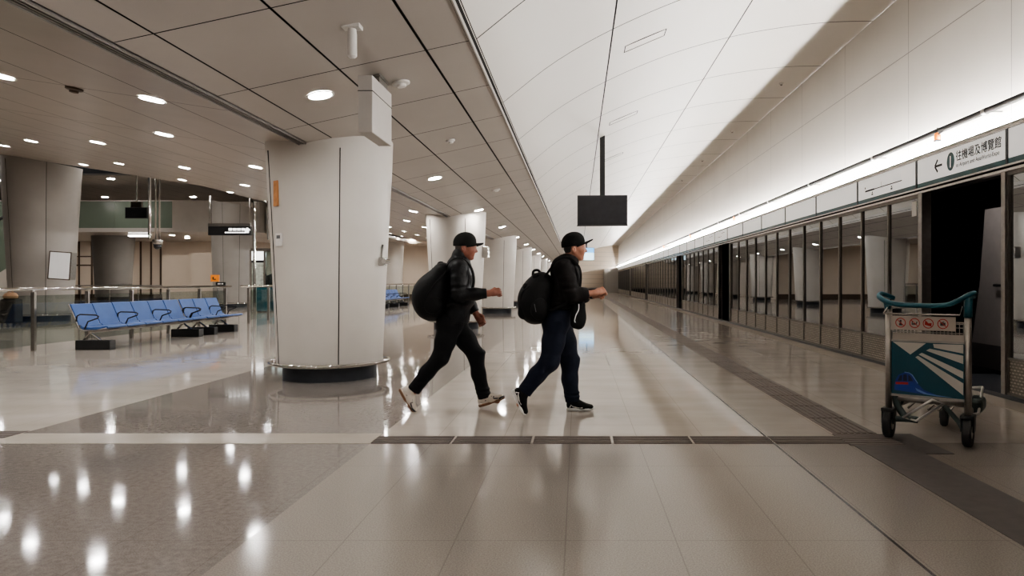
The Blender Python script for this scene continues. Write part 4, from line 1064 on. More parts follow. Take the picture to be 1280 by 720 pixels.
def make_person(label, Yc, Xc, J, skin, hair, capm, top, legm, sleeve_end, collar):
    """J: named joints as (photo x, photo y, sideways offset)"""
    root = thing('person', label, 'person', (Xc, Yc, 0))
    def q(n):
        px, py, yo = J[n]; p = at(px, py, Yc + yo); return p - Vector((Xc, Yc, 0))
    P = {k: q(k) for k in J}
    hr = J_hr[0]
    Rt = Matrix.Rotation(math.radians(J_tilt[0]), 3, 'Y')
    def fr(x, y, z): return P['ear'] + Rt @ (Vector((x, y, z)) * hr)
    # ---- body: one continuous surface
    f = Field(.0055)
    head(f, fr, hr, Rt)
    f.chain([fr(-.015, 0, -.03), P['neck'], P['chest']], [.056, .058, .09], .03)
    f.chain([P['chest'], P['waist'], P['pelvis']], [.088, .085, .085], .03, sy=1.45)
    f.cone(P['shR'], P['shL'], .045, .045, .03)
    for s in 'RL':
        f.chain([P['sh' + s], P['el' + s], P['wr' + s]], [.044, .036, .027], .02)
        f.chain([P['hip' + s], P['kn' + s], P['an' + s]], [.075, .05, .034], .03)
        f.cone(P['an' + s], P['ft' + s], .032, .026, .02)
    for s in 'RL':
        d = P['wr' + s] - P['el' + s]; sg = -1 if s == 'R' else 1
        hand(f, P['wr' + s] + d.normalized() * .012, d + Vector(J_hdir[s]), (0, sg, J_hup[s]), J_hside[s], 1.0, J_curl[s])
    body = f.build('body', skin, root)
    # ---- eyes, hair, cap
    for s in (-1, 1):
        MB().lathe([(0, -.011), (.008, -.008), (.011, 0), (.008, .008), (0, .011)], c=fr(.080, .031 * s, .012), n=14, cap=False).build('eye', 'eyewhite', body, smooth=True)
        MB().lathe([(.0045, 0), (.003, .0025), (0, .003)], c=fr(.0905, .031 * s, .012), n=10, cap=False, axis='x').build('iris', 'iris', body, smooth=True)
        MB().tube([fr(.100, .014 * s, .030), fr(.099, .030 * s, .034), fr(.086, .046 * s, .030)], .0045, 6).build('eyebrow', hair, body, smooth=True)
    f = Field(.0045)
    f.ell(fr(-.003, 0, .043), (.099 * hr, .079 * hr, .099 * hr), .01, Rt); f.ell(fr(-.035, 0, -.015), (.058 * hr, .068 * hr, .055 * hr), .03, Rt)
    f.cone(fr(.030, .068, .02), fr(.026, .069, -.01), .012, .006, .01); f.cone(fr(.030, -.068, .02), fr(.026, -.069, -.01), .012, .006, .01)
    f.rbox(fr(.085, 0, -.02), (.055, .12, .075), .01, .006, Rt, 's')
    for s in (-1, 1): f.ell(fr(-.004, .088 * s, -.010), (.027, .03, .040), .006, Rt, 's')
    f.build('hair', hair, root)
    Rc = Matrix.Rotation(math.radians(J_cap[0]), 3, 'Y')
    def cr(x, y, z): return P['ear'] + Rc @ (Vector((x, y, z)) * hr)
    f = Field(.004)
    f.ell(cr(-.004, 0, .046), (.113 * hr, .093 * hr, .112 * hr), .01, Rc); f.ell(cr(.035, 0, .085), (.070 * hr, .070 * hr, .066 * hr), .03, Rc); f.cone(cr(-.004, .0, .03), cr(-.004, 0, .05), .106 * hr, .106 * hr, .02, sy=.84); f.plane(cr(0, 0, .022), Rc @ Vector((-.05, 0, -1)))
    capo = f.build('cap', capm, root)
    vs = []; fs = []; NU, NV = 25, 8
    for sd_ in (0, 1):
        for i in range(NU):
            ph = math.radians(-74 + 148 * i / (NU - 1))
            for j in range(NV):
                t_ = j / (NV - 1); ext = J_brim[0] * max(0, math.cos(ph * 1.2)) ** .5
                x_ = -.004 + .108 * math.cos(ph) + ext * t_; y_ = .089 * math.sin(ph) * (1 - .10 * t_ * t_)
                z_ = .047 + J_brim[1] * ext * t_ - .028 * (abs(y_) / .089) ** 2 - .012 * t_ * (abs(y_) / .089) ** 2
                vs.append(cr(x_, y_, z_ - .011 * sd_))
    for sd_ in (0, 1):
        o_ = sd_ * NU * NV
        for i in range(NU - 1):
            for j in range(NV - 1):
                q_ = (o_ + i * NV + j, o_ + i * NV + j + 1, o_ + (i + 1) * NV + j + 1, o_ + (i + 1) * NV + j); fs.append(q_ if sd_ else q_[::-1])
    for i in range(NU - 1):
        for j in (0, NV - 1): fs.append((i * NV + j, (i + 1) * NV + j, NU * NV + (i + 1) * NV + j, NU * NV + i * NV + j))
    MB().add(vs, fs).build('brim', capm, capo, smooth=True, ang=50)
    MB().lathe([(.011, 0), (.009, .006), (0, .008)], c=cr(-.004, 0, .154), n=12, R=Rc).build('button', capm, capo, smooth=True)
    mb = MB()
    for k in range(6):
        a = PI / 6 + k * PI / 3
        mb.tube([cr(-.004 + .1125 * math.cos(a) * math.sin(b), .0925 * math.sin(a) * math.sin(b), .048 + .1085 * math.cos(b)) for b in np.linspace(.08, 1.5, 9)], .0014, 5)
    mb.build('seam', capm, capo, smooth=True)
    # ---- trousers
    f = Field(.008)
    f.chain([P['waist'], P['pelvis']], [.105, .118], .04, sy=1.42)
    f.ell(P['pelvis'] + Vector((-.045, 0, -.03)), (.105, .165, .115), .06)
    for s in 'RL':
        k_, a_ = P['kn' + s], P['an' + s]; th = P['hip' + s]
        d = (a_ - k_).normalized()
        f.chain([th, th.lerp(k_, .5), k_], J_leg[0][:3], .05)
        mid = k_.lerp(a_, .45) + Vector((-.012, 0, 0))
        f.chain([k_, mid, a_ + d * .012], J_leg[0][2:], .04, flat=True)
        for t_ in (.80, .90): c = k_.lerp(a_, t_); f.ell(c, (J_leg[0][4] + .006, J_leg[0][4] + .006, .012), .015)      # folds above the shoe
        f.ell(k_ + Vector((.015, 0, .03)), (.07, .066, .02), .03)
    f.plane(P['waist'] + Vector((0, 0, .02)), (0, 0, 1))
    f.build('trousers', legm, root)
    # ---- top
    f = Field(.008)
    c0, c1, c2, c3 = P['collar'], P['chest'], P['belly'], P['hem']
    f.chain([c0, c1, c2, c3], J_top[0], .05, sy=1.55, flat=True)
    f.cone(P['shR'] + Vector((0, .02, 0)), P['shL'] - Vector((0, .02, 0)), .070, .070, .06)
    for s in 'RL':
        a, b, c = P['sh' + s], P['el' + s], P['wr' + s]; e = b.lerp(c, sleeve_end)
        f.chain([a, a.lerp(b, .5), b], J_slv[0][:3], .04)
        f.chain([b, b.lerp(e, .6), e], [J_slv[0][2], J_slv[0][3], J_slv[0][4]], .03, flat=True)
        for t_, r_ in ((.35, .004), (.62, .006), (.85, .006)):
            cc = a.lerp(b, t_); rr = J_slv[0][1] + r_; f.ell(cc, (rr, rr, .018), .02)
    f.ell(P['chest'] + Vector((-.065, 0, .075)), (.075, .15, .10), .05)
    f.ell(P['belly'] + Vector((.02, 0, .0)), (.11, .16, .03), .05); f.ell(P['belly'] + Vector((-.01, 0, -.08)), (.125, .17, .025), .05)
    if collar: f.chain([fr(-.035, 0, -.075), P['collar']], [.074, .085], .03, sy=1.08, flat=False); f.ell(fr(-.055, 0, -.07), (.05, .085, .05), .04)
    else: f.chain([fr(-.025, 0, -.115), P['collar']], [.066, .08], .04, sy=1.1)
    if collar: f.ell(fr(.0, 0, -.055), (.068, .064, .075), .012, None, 's')
    f.plane(P['hem'] + Vector((0, 0, -.03)), (0, 0, -1))
    tp = f.build('jacket' if collar else 'shirt', top, root)
    if collar:
        mb = MB(); n = 8
        mb.tube([P['collar'].lerp(P['chest'], .0) + Vector((.07, 0, .05)), P['chest'] + Vector((J_top[0][1] + .004, 0, 0)), P['belly'] + Vector((J_top[0][2] + .01, 0, 0)), P['hem'] + Vector((J_top[0][3] + .004, 0, 0))], .005, 6)
        mb.build('zip', 'webbing', tp, smooth=True)
    return root, P, fr

# ---- man in the jacket
J_brim = [.082, .05]; J_hr = [.94]; J_tilt = [6]; J_cap = [-2]
J_hdir = {'R': (0, .03, .03), 'L': (.05, -.02, -.05)}; J_hup = {'R': .35, 'L': 0.}; J_hside = {'R': (0, 0, 1), 'L': (1, 0, 0)}
J_curl = {'R': (62, 150, 215), 'L': (35, 75, 110)}
J_leg = [(.098, .088, .074, .064, .062)]; J_top = [(.082, .105, .112, .122)]; J_slv = [(.070, .066, .060, .054, .046)]
Y1, X1 = 6.67, (567 - VX) * 6.67 / F
J1 = dict(ear=(581.5, 310.5, 0), neck=(577, 324, 0), collar=(576, 329, 0), chest=(577, 345, 0), belly=(576, 368, 0), waist=(571, 388, 0), pelvis=(566, 402, 0), hem=(569, 402, 0),
          shR=(574, 335, -.17), elR=(573, 369, -.23), wrR=(611, 366.5, -.19), shL=(577, 335, .17), elL=(580, 368, .22), wrL=(595, 392, .20),
          hipR=(563, 406, -.085), knR=(550.5, 447, -.10), anR=(518, 487, -.10), ftR=(511, 502, -.10),
          hipL=(570, 406, .085), knL=(595, 444, .10), anL=(605.5, 496, .10), ftL=(622, 501, .10))
pr1, P1, fr1 = make_person('man in black jacket and dark cap striding right, white shoes, fist held forward', Y1, X1, J1, 'skin1', 'hairgrey', 'capgreen', 'jacket', 'trousers', .93, True)
def local(px, py, yo, Yc, Xc): return at(px, py, Yc + yo) - Vector((Xc, Yc, 0))
hl = local(498.5, 487, -.10, Y1, X1); toe = local(513.5, 513.8, -.10, Y1, X1)
shoe(pr1, 'shoe', hl, math.atan2(hl.z - toe.z, toe.x - hl.x), 'shoewhite', 'gum', 'ink', -.1, -1, L=.27)
hl = local(599.5, 509.5, .10, Y1, X1); hl.z = .004
shoe(pr1, 'shoe', hl, math.radians(-17), 'shoewhite', 'gum', 'ink', .1, -1)

# ---- man in the shirt
J_brim = [.088, .24]; J_hr = [.95]; J_tilt = [2]; J_cap = [-9]
J_hdir = {'R': (0, .03, .04), 'L': (.03, -.10, .03)}; J_hup = {'R': .6, 'L': .3}; J_hside = {'R': (0, .3, 1), 'L': (0, -.2, 1)}
J_curl = {'R': (55, 140, 210), 'L': (45, 120, 190)}
J_leg = [(.105, .095, .082, .072, .066)]; J_top = [(.088, .120, .120, .120)]; J_slv = [(.070, .068, .064, .060, .056)]
Y2, X2 = 6.50, (698 - VX) * 6.5 / F
J2 = dict(ear=(717.8, 311, 0), neck=(713, 324, 0), collar=(709.5, 329, 0), chest=(707.5, 346, 0), belly=(706, 366, 0), waist=(703, 384, 0), pelvis=(698, 400, 0), hem=(703, 386, 0),
          shR=(704.5, 336, -.17), elR=(716, 369.5, -.22), wrR=(744, 366, -.13), shL=(709, 336, .17), elL=(718, 372, .2), wrL=(743, 369, .05),
          hipR=(696, 404, -.09), knR=(687, 452, -.115), anR=(656, 489, -.13), ftR=(649, 505, -.13),
          hipL=(701, 404, .09), knL=(712.5, 452, .10), anL=(715.5, 500, .11), ftL=(728, 508, .11))
pr2, P2, fr2 = make_person('man in black shirt, navy jeans and black cap striding right, hands together in front', Y2, X2, J2, 'skin2', 'hairblack', 'cap', 'shirt', 'jeans', .62, False)
hl = local(638.8, 488, -.13, Y2, X2); toe = local(653.8, 520, -.13, Y2, X2)
shoe(pr2, 'shoe', hl, math.atan2(hl.z - toe.z, toe.x - hl.x), 'shoeblack', 'solewhite', 'solewhite', -.1, -1, stripes='tick')
hl = local(708, 513, .11, Y2, X2); hl.z = .001
shoe(pr2, 'shoe', hl, 0, 'shoeblack', 'solewhite', 'solewhite', .1, -1, stripes='tick')
# pale emblem on the front of the cap
Rc = Matrix.Rotation(math.radians(-9), 3, 'Y')
emb = MB()
def ce(x, y, z): return P2['ear'] + Rc @ (Vector((x, y, z)) * .95)
for s in (-1, 1): emb.tube([ce(.1045, -.012 * s, .085), ce(.1, .014 * s, .10)], .003, 5)
emb.tube([ce(.1065, -.002, .08), ce(.098, .0, .105)], .003, 5)
capo = [c for c in pr2.children if c.name.startswith('cap')][0]
emb.build('emblem', 'greyink', capo, smooth=True)
wt = MB(); c = P2['elL'].lerp(P2['wrL'], .9); dd = (P2['wrL'] - P2['elL']).normalized()
wt.tube([c - dd * .014, c + dd * .014], .034, 16); wt.build('watch', 'black', pr2, smooth=True, ang=40)

# ---- backpacks
def ribbon(path, w, th, name, m, parent):
    mb = MB(); mb.tube(path, th, 10, flat=w / th); o = mb.build(name, m, parent, smooth=True); return o
def smooth_path(pts, n=24):
    pts = [Vector(p) for p in pts]; out = []
    for i in range(len(pts) - 1):
        p0 = pts[max(i - 1, 0)]; p1 = pts[i]; p2 = pts[i + 1]; p3 = pts[min(i + 2, len(pts) - 1)]
        for k in range(8):
            t = k / 8; out.append(.5 * ((2 * p1) + (p2 - p0) * t + (2 * p0 - 5 * p1 + 4 * p2 - p3) * t * t + (3 * p1 - p0 - 3 * p2 + p3) * t ** 3))
    out.append(pts[-1]); return out
def strap_tube(parent, pts, w, th, name='shoulder_strap', m='webbing'):
    path = smooth_path(pts); vs = []; fs = []; n = len(path)
    for i, p in enumerate(path):
        t = (path[min(i + 1, n - 1)] - path[max(i - 1, 0)]).normalized(); sd = Vector((0, 1, 0)); sd = (sd - t * sd.dot(t)).normalized(); nn = t.cross(sd)
        for a, b in ((-1, -1), (1, -1), (1, 1), (-1, 1)): vs.append(p + sd * a * w / 2 + nn * b * th / 2)
    for i in range(n - 1):
        for k in range(4): fs.append((i * 4 + k, i * 4 + (k + 1) % 4, i * 4 + 4 + (k + 1) % 4, i * 4 + 4 + k))
    fs += [(0, 1, 2, 3), ((n - 1) * 4 + 3, (n - 1) * 4 + 2, (n - 1) * 4 + 1, (n - 1) * 4)]
    return MB().add(vs, fs).build(name, m, parent, bevel=.003)
def L1(px, py, yo=0): return local(px, py, yo, Y1, X1)
def L2(px, py, yo=0): return local(px, py, yo, Y2, X2)
b1 = thing('backpack', 'big rounded black backpack on the man in the jacket', 'backpack', (X1, Y1, 0))
Rb = Matrix.Rotation(math.radians(13), 3, 'Y')
f = Field(.008)
f.rbox(L1(543, 371), (.135, .185, .20), .12, .03, Matrix.Rotation(math.radians(4), 3, 'Y')); f.ell(L1(540, 372), (.185, .20, .215), .06); f.ell(L1(549, 350), (.10, .17, .16), .08, Matrix.Rotation(math.radians(22), 3, 'Y')); f.cone(L1(553, 338, -.1), L1(553, 338, .1), .05, .05, .06)
m1 = f.build('main_bag', 'pack', b1)
f = Field(.008); f.ell(L1(529, 379), (.095, .135, .115), .03, Matrix.Rotation(math.radians(-8), 3, 'Y')); f.build('front_pocket', 'pack', b1)
f = Field(.008); f.ell(L1(541, 381, -.185), (.085, .035, .085), .03); f.build('side_pocket', 'pack', b1)
f = Field(.008); f.ell(L1(541, 381, .185), (.085, .035, .085), .03); f.build('side_pocket', 'pack', b1)
mb = MB(); mb.tube(smooth_path([L1(548, 337, 0), L1(548, 329.5, 0), L1(553, 328.5, 0), L1(556, 334, 0)]), .011, 8); mb.build('grab_handle', 'webbing', b1, smooth=True)
for s in (-1, 1):
    strap_tube(b1, [L1(557, 337, .10 * s), L1(565, 326.5, .11 * s), L1(575, 323.3, .115 * s), L1(586, 330, .12 * s), L1(592, 345, .13 * s), L1(590, 362, .155 * s), L1(578, 374, .195 * s), L1(560, 382, .17 * s)], .06, .018)
    mb = MB(); mb.tube(smooth_path([L1(560, 337, .17 * s), L1(548, 350, .197 * s), L1(536, 366, .208 * s), L1(529, 385, .19 * s)]), .007, 6); mb.build('compression_strap', 'webbing', b1, smooth=True)
mb = MB(); mb.tube([L1(522.5, 383, -.125), L1(522, 386.5, -.122), L1(523.5, 389, -.118)], .005, 6); mb.build('pale_logo', 'white', b1)
mb = MB(); mb.tube(smooth_path([L1(545, 340, -.14), L1(530, 349, -.135), L1(520, 362, -.12), L1(517, 378, -.1)]), .004, 6); mb.build('zipper', 'webbing', b1, smooth=True)

b2 = thing('backpack', 'black backpack with zip pockets on the man in the shirt and jeans', 'backpack', (X2, Y2, 0))
f = Field(.008)
f.rbox(L2(674, 376), (.115, .165, .195), .09, .03, Matrix.Rotation(math.radians(8), 3, 'Y')); f.ell(L2(668, 377), (.155, .18, .205), .05); f.ell(L2(676, 356), (.105, .16, .12), .07, Matrix.Rotation(math.radians(25), 3, 'Y'))
f.build('main_bag', 'pack', b2)
f = Field(.008); f.rbox(L2(659, 383), (.075, .125, .12), .06, .03, Matrix.Rotation(math.radians(6), 3, 'Y')); f.build('front_pocket', 'pack', b2)
f = Field(.008); f.cone(L2(670, 346, -.10), L2(670, 346, .10), .035, .035, .03); f.cone(L2(658, 358, -.09), L2(658, 358, .09), .035, .035, .03); f.build('top_flap', 'pack', b2)
f = Field(.008); f.ell(L2(674, 386, -.17), (.08, .035, .10), .03); f.build('side_pocket', 'pack', b2)
f = Field(.008); f.ell(L2(674, 386, .17), (.08, .035, .10), .03); f.build('side_pocket', 'pack', b2)
mb = MB(); mb.tube(smooth_path([L2(666, 346, 0), L2(667, 339, 0), L2(673, 338, 0), L2(677, 344, 0)]), .012, 8); mb.build('grab_handle', 'webbing', b2, smooth=True)
for s in (-1, 1):
    strap_tube(b2, [L2(683, 343, .09 * s), L2(692, 331.5, .105 * s), L2(701.5, 322, .11 * s), L2(713, 323.5, .115 * s), L2(724, 334, .12 * s), L2(726, 350, .135 * s), L2(722, 366, .165 * s), L2(706, 380, .19 * s), L2(688, 388, .16 * s)], .06, .02)
mb = MB(); mb.tube([L2(668, 380, -.205), L2(669, 385, -.207), L2(670, 390, -.205)], .0035, 6); mb.build('zip_pull', 'greyink', b2)
mb = MB(); mb.tube(smooth_path([L2(678, 350, -.155), L2(664, 356, -.15), L2(653, 366, -.13), L2(650, 380, -.1)]), .004, 6); mb.build('zipper', 'webbing', b2, smooth=True)

# cross-body pouch of the second man
cb = thing('shoulder_bag', 'small black cross-body pouch hanging in front of the man in jeans', 'bag', (X2, Y2, 0))
f = Field(.006); f.rbox(L2(722.5, 393, -.15), (.058, .045, .125), .04, .02, Matrix.Rotation(math.radians(6), 3, 'Y')); f.ell(L2(723.5, 397, -.15), (.066, .05, .10), .03)
f.build('pouch', 'pack', cb)
mb = MB(); mb.tube(smooth_path([L2(723.5, 380, -.197), L2(723.3, 387, -.20), L2(720, 394, -.203), L2(718.3, 401, -.2), L2(719.5, 403, -.198)]), .0045, 6); mb.build('pale_zip_cord', 'white', cb, smooth=True)
strap_tube(cb, [L2(718, 378, -.16), L2(723.5, 366, -.12), L2(726, 350, -.03), L2(722, 333, .08), L2(714, 325, .13), L2(704, 327, .15), L2(697, 345, .10), L2(693.5, 362, .0), L2(694, 378, -.10), L2(703, 386, -.17), L2(714, 385, -.185)], .03, .006, 'strap')

# person stooping in the kiosk
M['darkcoat'] = mat('dark_coat', (.012, .012, .015), .7, noise=.2, bump=.3)
Yk = 28.6; xk = (337 - VX) * Yk / F
pk = thing('person', 'person in a dark coat stooping behind the teal counters in the kiosk', 'person', (xk, Yk, 0))
f = Field(.012)
f.chain([(-.35, 0, .92), (-.1, 0, 1.25), (.14, 0, 1.38)], [.13, .15, .12], .05, sy=1.3)
for s in (-1, 1):
    f.chain([(-.33, .09 * s, .9), (-.22, .1 * s, .48), (-.3, .1 * s, .05)], [.1, .075, .05], .03); f.cone((-.3, .1 * s, .05), (-.16, .1 * s, .04), .04, .035, .02)
    f.chain([(.1, .19 * s, 1.36), (.14, .22 * s, 1.14), (.32, .14 * s, 1.08)], [.06, .05, .035], .03)
    for k in range(4): f.cone((.32, .14 * s + (k - 1.5) * .018, 1.08), (.41, .14 * s + (k - 1.5) * .02, 1.065), .011, .010, .006)
    f.cone((.32, .14 * s, 1.08), (.37, .14 * s - .05 * s, 1.09), .013, .011, .006)
f.chain([(.16, 0, 1.40), (.24, 0, 1.48)], [.06, .055], .03); f.ell((.29, 0, 1.53), (.10, .075, .10), .03); f.ell((.34, 0, 1.48), (.055, .055, .06), .03); f.cone((.385, 0, 1.52), (.40, 0, 1.49), .010, .013, .01)
bk = f.build('body', 'skin2', pk)
f = Field(.012); f.chain([(-.36, 0, .88), (-.1, 0, 1.25), (.15, 0, 1.39)], [.155, .175, .14], .05, sy=1.3)
for s in (-1, 1): f.chain([(.1, .19 * s, 1.36), (.14, .23 * s, 1.14), (.28, .16 * s, 1.09)], [.08, .07, .05], .03)
f.build('coat', 'darkcoat', pk)
f = Field(.012)
for s in (-1, 1): f.chain([(-.33, .09 * s, .9), (-.22, .1 * s, .48), (-.3, .1 * s, .09)], [.12, .09, .07], .04, flat=True)
f.build('trousers', 'trousers', pk)
f = Field(.01); f.ell((.275, 0, 1.555), (.105, .083, .10), .02); f.rbox((.37, 0, 1.49), (.07, .1, .09), .02, .01, None, 's'); f.build('hair', 'hairgrey', pk)
for s in (-1, 1):
    f = Field(.008); f.cone((-.33, .1 * s, .04), (-.12, .1 * s, .035), .045, .035, .02); f.plane((0, 0, .0), (0, 0, -1)); f.build('shoe', 'shoeblack', pk)

# ------------------------------------------------------------------ luggage trolley
M['cartsteel'] = mat('scuffed_aluminium', (.42, .39, .36), .38, metal=.85, noise=.15, nscale=14)
M['tealplastic'] = mat('teal_grip_plastic', srgb(28, 84, 98), .42, noise=.06)
M['postertail'] = mat('dark_teal_poster', srgb(14, 68, 82), .4, noise=.06)
M['posterwhite'] = mat('poster_white', srgb(206, 200, 192), .45, noise=.03)
M['posterblue'] = mat('poster_train_blue', srgb(34, 60, 140), .45, noise=.1)
M['posterdark'] = mat('poster_train_window', srgb(18, 26, 58), .4, noise=.1)
M['posterpale'] = mat('poster_pale_blue', srgb(120, 150, 205), .45, noise=.05)
M['red'] = mat('red_print', srgb(176, 44, 38), .5, noise=.05)
M['rubber'] = mat('dark_rubber', (.022, .022, .023), .75, noise=.2, bump=.1)
M['cartgreen'] = mat('dark_grey_green_frame', srgb(62, 74, 72), .5, noise=.1)
M['signgrey'] = mat('worn_white_plate', srgb(188, 178, 168), .5, noise=.06, nscale=12)
WL = at(1111, 546.5, 5.49); WR = at(1210, 558.5, 5.17)
mid = (WL + WR) / 2; ax_ = (WR - WL); ax_.z = 0; half = ax_.length / 2; rz = math.atan2(ax_.y, ax_.x)
ct = thing('luggage_trolley', 'airport luggage trolley with teal handle and advert panel, parked at the right', 'trolley', (mid.x, mid.y, 0), rz=rz)
# local: +x to the right along the axle, +y away from the camera (direction of travel), z up
px_ = half - .0
for s in (-1, 1):
    mb = MB(); mb.tube([(s * px_, .0, .17), (s * px_, .0, .99)], .025, 14); mb.build('post', 'cartsteel', ct, smooth=True)
    w = MB(); w.lathe([(.045, -.026), (.095, -.030), (.106, -.018), (.106, .018), (.095, .030), (.045, .026)], c=(s * px_, 0, .107), n=30, axis='x'); wo = w.build('wheel', 'rubber', ct, smooth=True, ang=40)
    w = MB(); w.lathe([(.045, -.027), (.045, .027)], c=(s * px_, 0, .107), n=20, axis='x'); w.build('hub', 'cartsteel', wo)
    mb = MB(); mb.box(s * px_ - .045, s * px_ + .045, -.06, .07, .205, .232); mb.box(s * px_ - .045, s * px_ - .034, -.045, .05, .11, .22); mb.box(s * px_ + .034, s * px_ + .045, -.045, .05, .11, .22); mb.build('wheel_fork', 'black', ct, bevel=.006)
# handle: a bowed bar with raised curled ends
hp_ = smooth_path([(-px_ - .01, .20, 1.07), (-px_ - .075, .10, 1.105), (-px_ - .07, .02, 1.075), (-px_ + .03, -.045, 1.035), (-.08, -.06, 1.022), (.12, -.06, 1.026), (px_ - .06, -.05, 1.06), (px_ + .01, -.015, 1.105), (px_ + .035, .06, 1.115), (px_ + .02, .12, 1.09)])
mb = MB(); mb.tube(hp_, .019, 12); mb.build('handle', 'tealplastic', ct, smooth=True)
for pts_, r_ in (([(px_, 0, .94), (px_ + .005, -.01, 1.08)], .029), ([(-px_, 0, .96), (-px_ - .02, .0, 1.06)], .024)): MB().tube(pts_, r_, 14).build('handle_socket', 'tealplastic', ct, smooth=True)
# wire top rail
mb = MB()
mb.tube([(-px_ - .03, -.03, .955), (px_ - .05, -.03, .955), (px_ - .03, -.02, 1.02)], .007, 8); mb.tube([(-px_ - .03, -.03, .955), (-px_ + .01, -.01, 1.03)], .007, 8); mb.build('wire_rail', 'steel', ct, smooth=True)
# warning sign strip
fw_ = lambda u, v, d: (u, -.031 - d, v)
sg = MB(); sg.box(-px_ + .02, px_ - .075, -.031, -.022, .835, .94); sg = sg.build('warning_plate', 'signgrey', ct, bevel=.003)
def ring(mb, cx, cz, r, w, fn, d=.0016, n=32):
    for k in range(n):
        a0, a1 = 2 * PI * k / n, 2 * PI * (k + 1) / n
        mb.prism([(cx + r * math.cos(a0), cz + r * math.sin(a0)), (cx + r * math.cos(a1), cz + r * math.sin(a1)), (cx + (r - w) * math.cos(a1), cz + (r - w) * math.sin(a1)), (cx + (r - w) * math.cos(a0), cz + (r - w) * math.sin(a0))], fn, d)
x0_ = -px_ + .02; wd = 2 * px_ - .095
for k, fx in enumerate((.16, .38, .59, .81)):
    cx = x0_ + wd * fx; cz = .888
    mb = MB(); ring(mb, cx, cz, .037, .006, fw_); mb.prism(stroke((cx - .025, cz + .024), (cx + .025, cz - .024), .005), fw_, .002); mb.build('prohibition_ring', 'red', sg)
    mb = MB()
    if k == 0: mb.prism([(cx - .012, cz - .02), (cx + .014, cz - .02), (cx + .006, cz + .004), (cx - .006, cz + .004)], fw_, .0012); mb.prism([(cx + .008 * math.cos(a), cz + .013 + .008 * math.sin(a)) for a in np.linspace(0, 2 * PI, 13)[:-1]], fw_, .0012)
    elif k == 1: mb.prism([(cx - .02, cz - .012), (cx + .012, cz - .012), (cx + .02, cz + .012), (cx + .014, cz + .012), (cx + .008, cz - .002), (cx - .02, cz - .002)], fw_, .0012); mb.prism(stroke((cx - .016, cz + .0), (cx - .016, cz + .016), .006), fw_, .0012)
    elif k == 2: mb.prism([(cx - .024, cz - .01), (cx + .02, cz - .022), (cx + .024, cz + .004), (cx + .0, cz + .002), (cx - .012, cz + .018), (cx - .022, cz + .014)], fw_, .0012)
    else: mb.prism([(cx - .017, cz - .013), (cx + .017, cz - .013), (cx + .017, cz + .009), (cx - .017, cz + .009)], fw_, .0012); mb.prism(stroke((cx - .008, cz + .009), (cx + .008, cz + .017), .005), fw_, .0012)
    mb.build('pictogram', 'red' if k == 2 else 'ink', sg)
# basket behind the sign
mb = MB()
for k in range(20): u = -px_ + .03 + k * (2 * px_ - .06) / 19; mb.tube([(u, .0, .90), (u, .01, .755), (u, .16, .74)], .003, 5)
for z_ in (.90, .86, .82, .78, .757): mb.tube([(-px_, .0, z_), (px_, .0, z_)], .0035, 5)
for y_ in (.06, .11, .16): mb.tube([(-px_ + .03, y_, .745), (px_ - .03, y_, .745)], .0035, 5)
mb.tube([(-px_, 0, .90), (-px_ + .03, .16, .88), (px_ - .03, .16, .88), (px_, 0, .90)], .005, 6)
mb.build('wire_basket', 'cartsteel', ct)
MB().box(-px_ + .03, px_ - .02, -.012, .004, .752, .81).build('basket_plate', 'signgrey', ct)
# advert
pw0, pw1, pz0, pz1 = -px_ + .025, px_ - .022, .345, .745
ps_ = MB().box(pw0, pw1, -.022, .005, pz0, pz1).build('advert_panel', 'postertail', ct)
def uv(l): return [(pw0 + (pw1 - pw0) * u, pz1 - (pz1 - pz0) * v) for u, v in l]
fp = lambda u, v, d: (u, -.0222 - d, v)
def pp(polys, name, m, d=.0012, par=ps_):
    mb = MB()
    for p in polys: mb.prism(uv(p), fp, d)
    return mb.build(name, m, par)
pp([[(.0175, .01), (.49, .012), (.27, .24)], [(.585, .02), (.99, .01), (.99, .17), (.60, .09)], [(.49, .15), (.54, .11), (.99, .21), (.99, .36)], [(.386, .23), (.43, .195), (.99, .50), (.99, .63)], [(.34, .285), (.377, .255), (.99, .71), (.99, .93)]], 'white_rays', 'posterwhite')
pp([[(.04, .84), (.06, .73), (.10, .64), (.187, .58), (.25, .59), (.29, .63), (.37, .78), (.46, .89), (.64, .965), (.40, .965), (.04, .93)]], 'train_body', 'posterblue')
pp([[(.09, .75), (.12, .655), (.155, .63), (.15, .745)], [(.165, .745), (.17, .625), (.22, .615), (.225, .745)], [(.24, .745), (.24, .625), (.27, .645), (.31, .74)]], 'train_window', 'posterdark', .002)
pp([[(.06, .775), (.24, .765), (.24, .81), (.06, .82)]], 'train_stripe', 'red', .002)
pp([[(.34, .86), (.40, .895), (.50, .945), (.64, .965), (.85, .985), (.64, .985), (.46, .965), (.36, .915)], [(.187, .572), (.25, .58), (.30, .615), (.38, .77), (.37, .78), (.29, .63), (.25, .593), (.187, .585)]], 'train_sweep', 'posterpale', .002)
for za, zb in ((pz0 - .018, pz0), (pz1, pz1 + .014)): MB().box(pw0 - .004, pw1 + .004, -.026, .01, za, zb).build('advert_frame', 'cartsteel', ct)
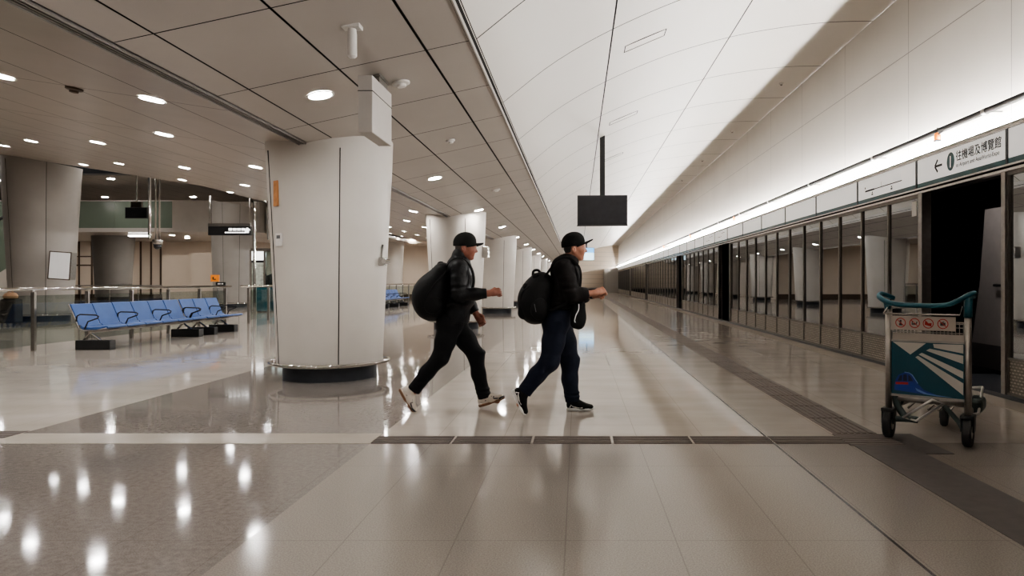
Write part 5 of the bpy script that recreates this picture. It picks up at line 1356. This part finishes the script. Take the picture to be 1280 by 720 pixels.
# lower frame and deck
mb = MB()
for s in (-1, 1):
    mb.tube([(s * px_, .0, .19), (s * (px_ - .02), .30, .22), (s * (px_ - .09), .62, .24), (s * (px_ - .15), .80, .28)], .019, 10)
mb.tube([(-px_, .03, .30), (px_, .03, .30)], .018, 10); mb.tube([(-px_ + .15, .80, .28), (px_ - .15, .80, .28)], .019, 10); mb.tube([(-px_ + .05, .45, .225), (px_ - .05, .45, .225)], .014, 8)
mb.build('deck_frame', 'cartsteel', ct, smooth=True)
mb = MB()
for k in range(5): u = -.14 + k * .07; mb.tube([(u, .05, .235), (u, .78, .26)], .008, 6)
mb.build('deck_rod', 'steel', ct, smooth=True)
mb = MB(); mb.tube(smooth_path([(-px_ + .03, .03, .34), (-px_ + .06, .03, .24), (-px_ + .12, .03, .165), (-px_ + .20, .04, .15)]), .026, 10)
mb.tube(smooth_path([(-px_ + .05, -.01, .15), (-.12, .0, .155), (-.09, .02, .15)]), .022, 10); mb.tube(smooth_path([(.04, .03, .33), (.12, .04, .26), (px_ - .07, .04, .17), (px_ - .04, .02, .13)]), .018, 10)
mb.tube(smooth_path([(-px_ + .10, .1, .33), (-px_ + .08, .08, .27), (-px_ + .05, .05, .22)]), .01, 8)
mb.build('lower_bracket', 'cartgreen', ct, smooth=True)
mb = MB(); a_, b_, c_, d_ = (-.162, -.03, .169), (.041, -.04, .325), (.117, -.03, .303), (-.074, -.01, .151)
mb.tube([a_, b_, c_, d_], .010, 8, closed=True); mb.build('brake_loop', 'enamel', ct, smooth=True)
mb = MB(); mb.tube([(px_ + .03, .30, .20), (px_ + .02, .62, .36)], .010, 8); mb.tube([(px_ + .02, .62, .36), (px_ - .12, .72, .33)], .010, 8); mb.tube([(px_ + .03, .30, .2), (px_ - .02, .2, .2)], .010, 8); mb.build('side_loop', 'enamel', ct, smooth=True)
mb = MB(); mb.box(px_ - .06, px_ + .05, .35, .60, .19, .30); mb.build('side_fender', 'cartgreen', ct, bevel=.03)
w = MB(); w.lathe([(.03, -.022), (.07, -.024), (.08, -.012), (.08, .012), (.07, .024), (.03, .022)], c=(0, .72, .08), n=26, axis='x'); w.build('front_caster', 'rubber', ct, smooth=True, ang=40)
mb = MB(); mb.box(-.032, .032, .68, .76, .16, .25); mb.box(-.034, -.027, .69, .75, .07, .17); mb.box(.027, .034, .69, .75, .07, .17); mb.build('caster_fork', 'cartgreen', ct)

# ------------------------------------------------------------------ world and colour
w = bpy.data.worlds.new('world'); SC.world = w; w.use_nodes = True
w.node_tree.nodes['Background'].inputs['Color'].default_value = (.35, .34, .33, 1); w.node_tree.nodes['Background'].inputs['Strength'].default_value = .1
SC.view_settings.view_transform = 'AgX'
try: SC.view_settings.look = 'AgX - Medium High Contrast'
except Exception: pass
SC.view_settings.exposure = 0.0
SC.cycles.use_denoising = True
SC.cycles.max_bounces = 8; SC.cycles.diffuse_bounces = 4; SC.cycles.glossy_bounces = 4; SC.cycles.transparent_max_bounces = 12
SC.cycles.sample_clamp_indirect = 6.0
SC.cycles.caustics_reflective = False; SC.cycles.caustics_refractive = False
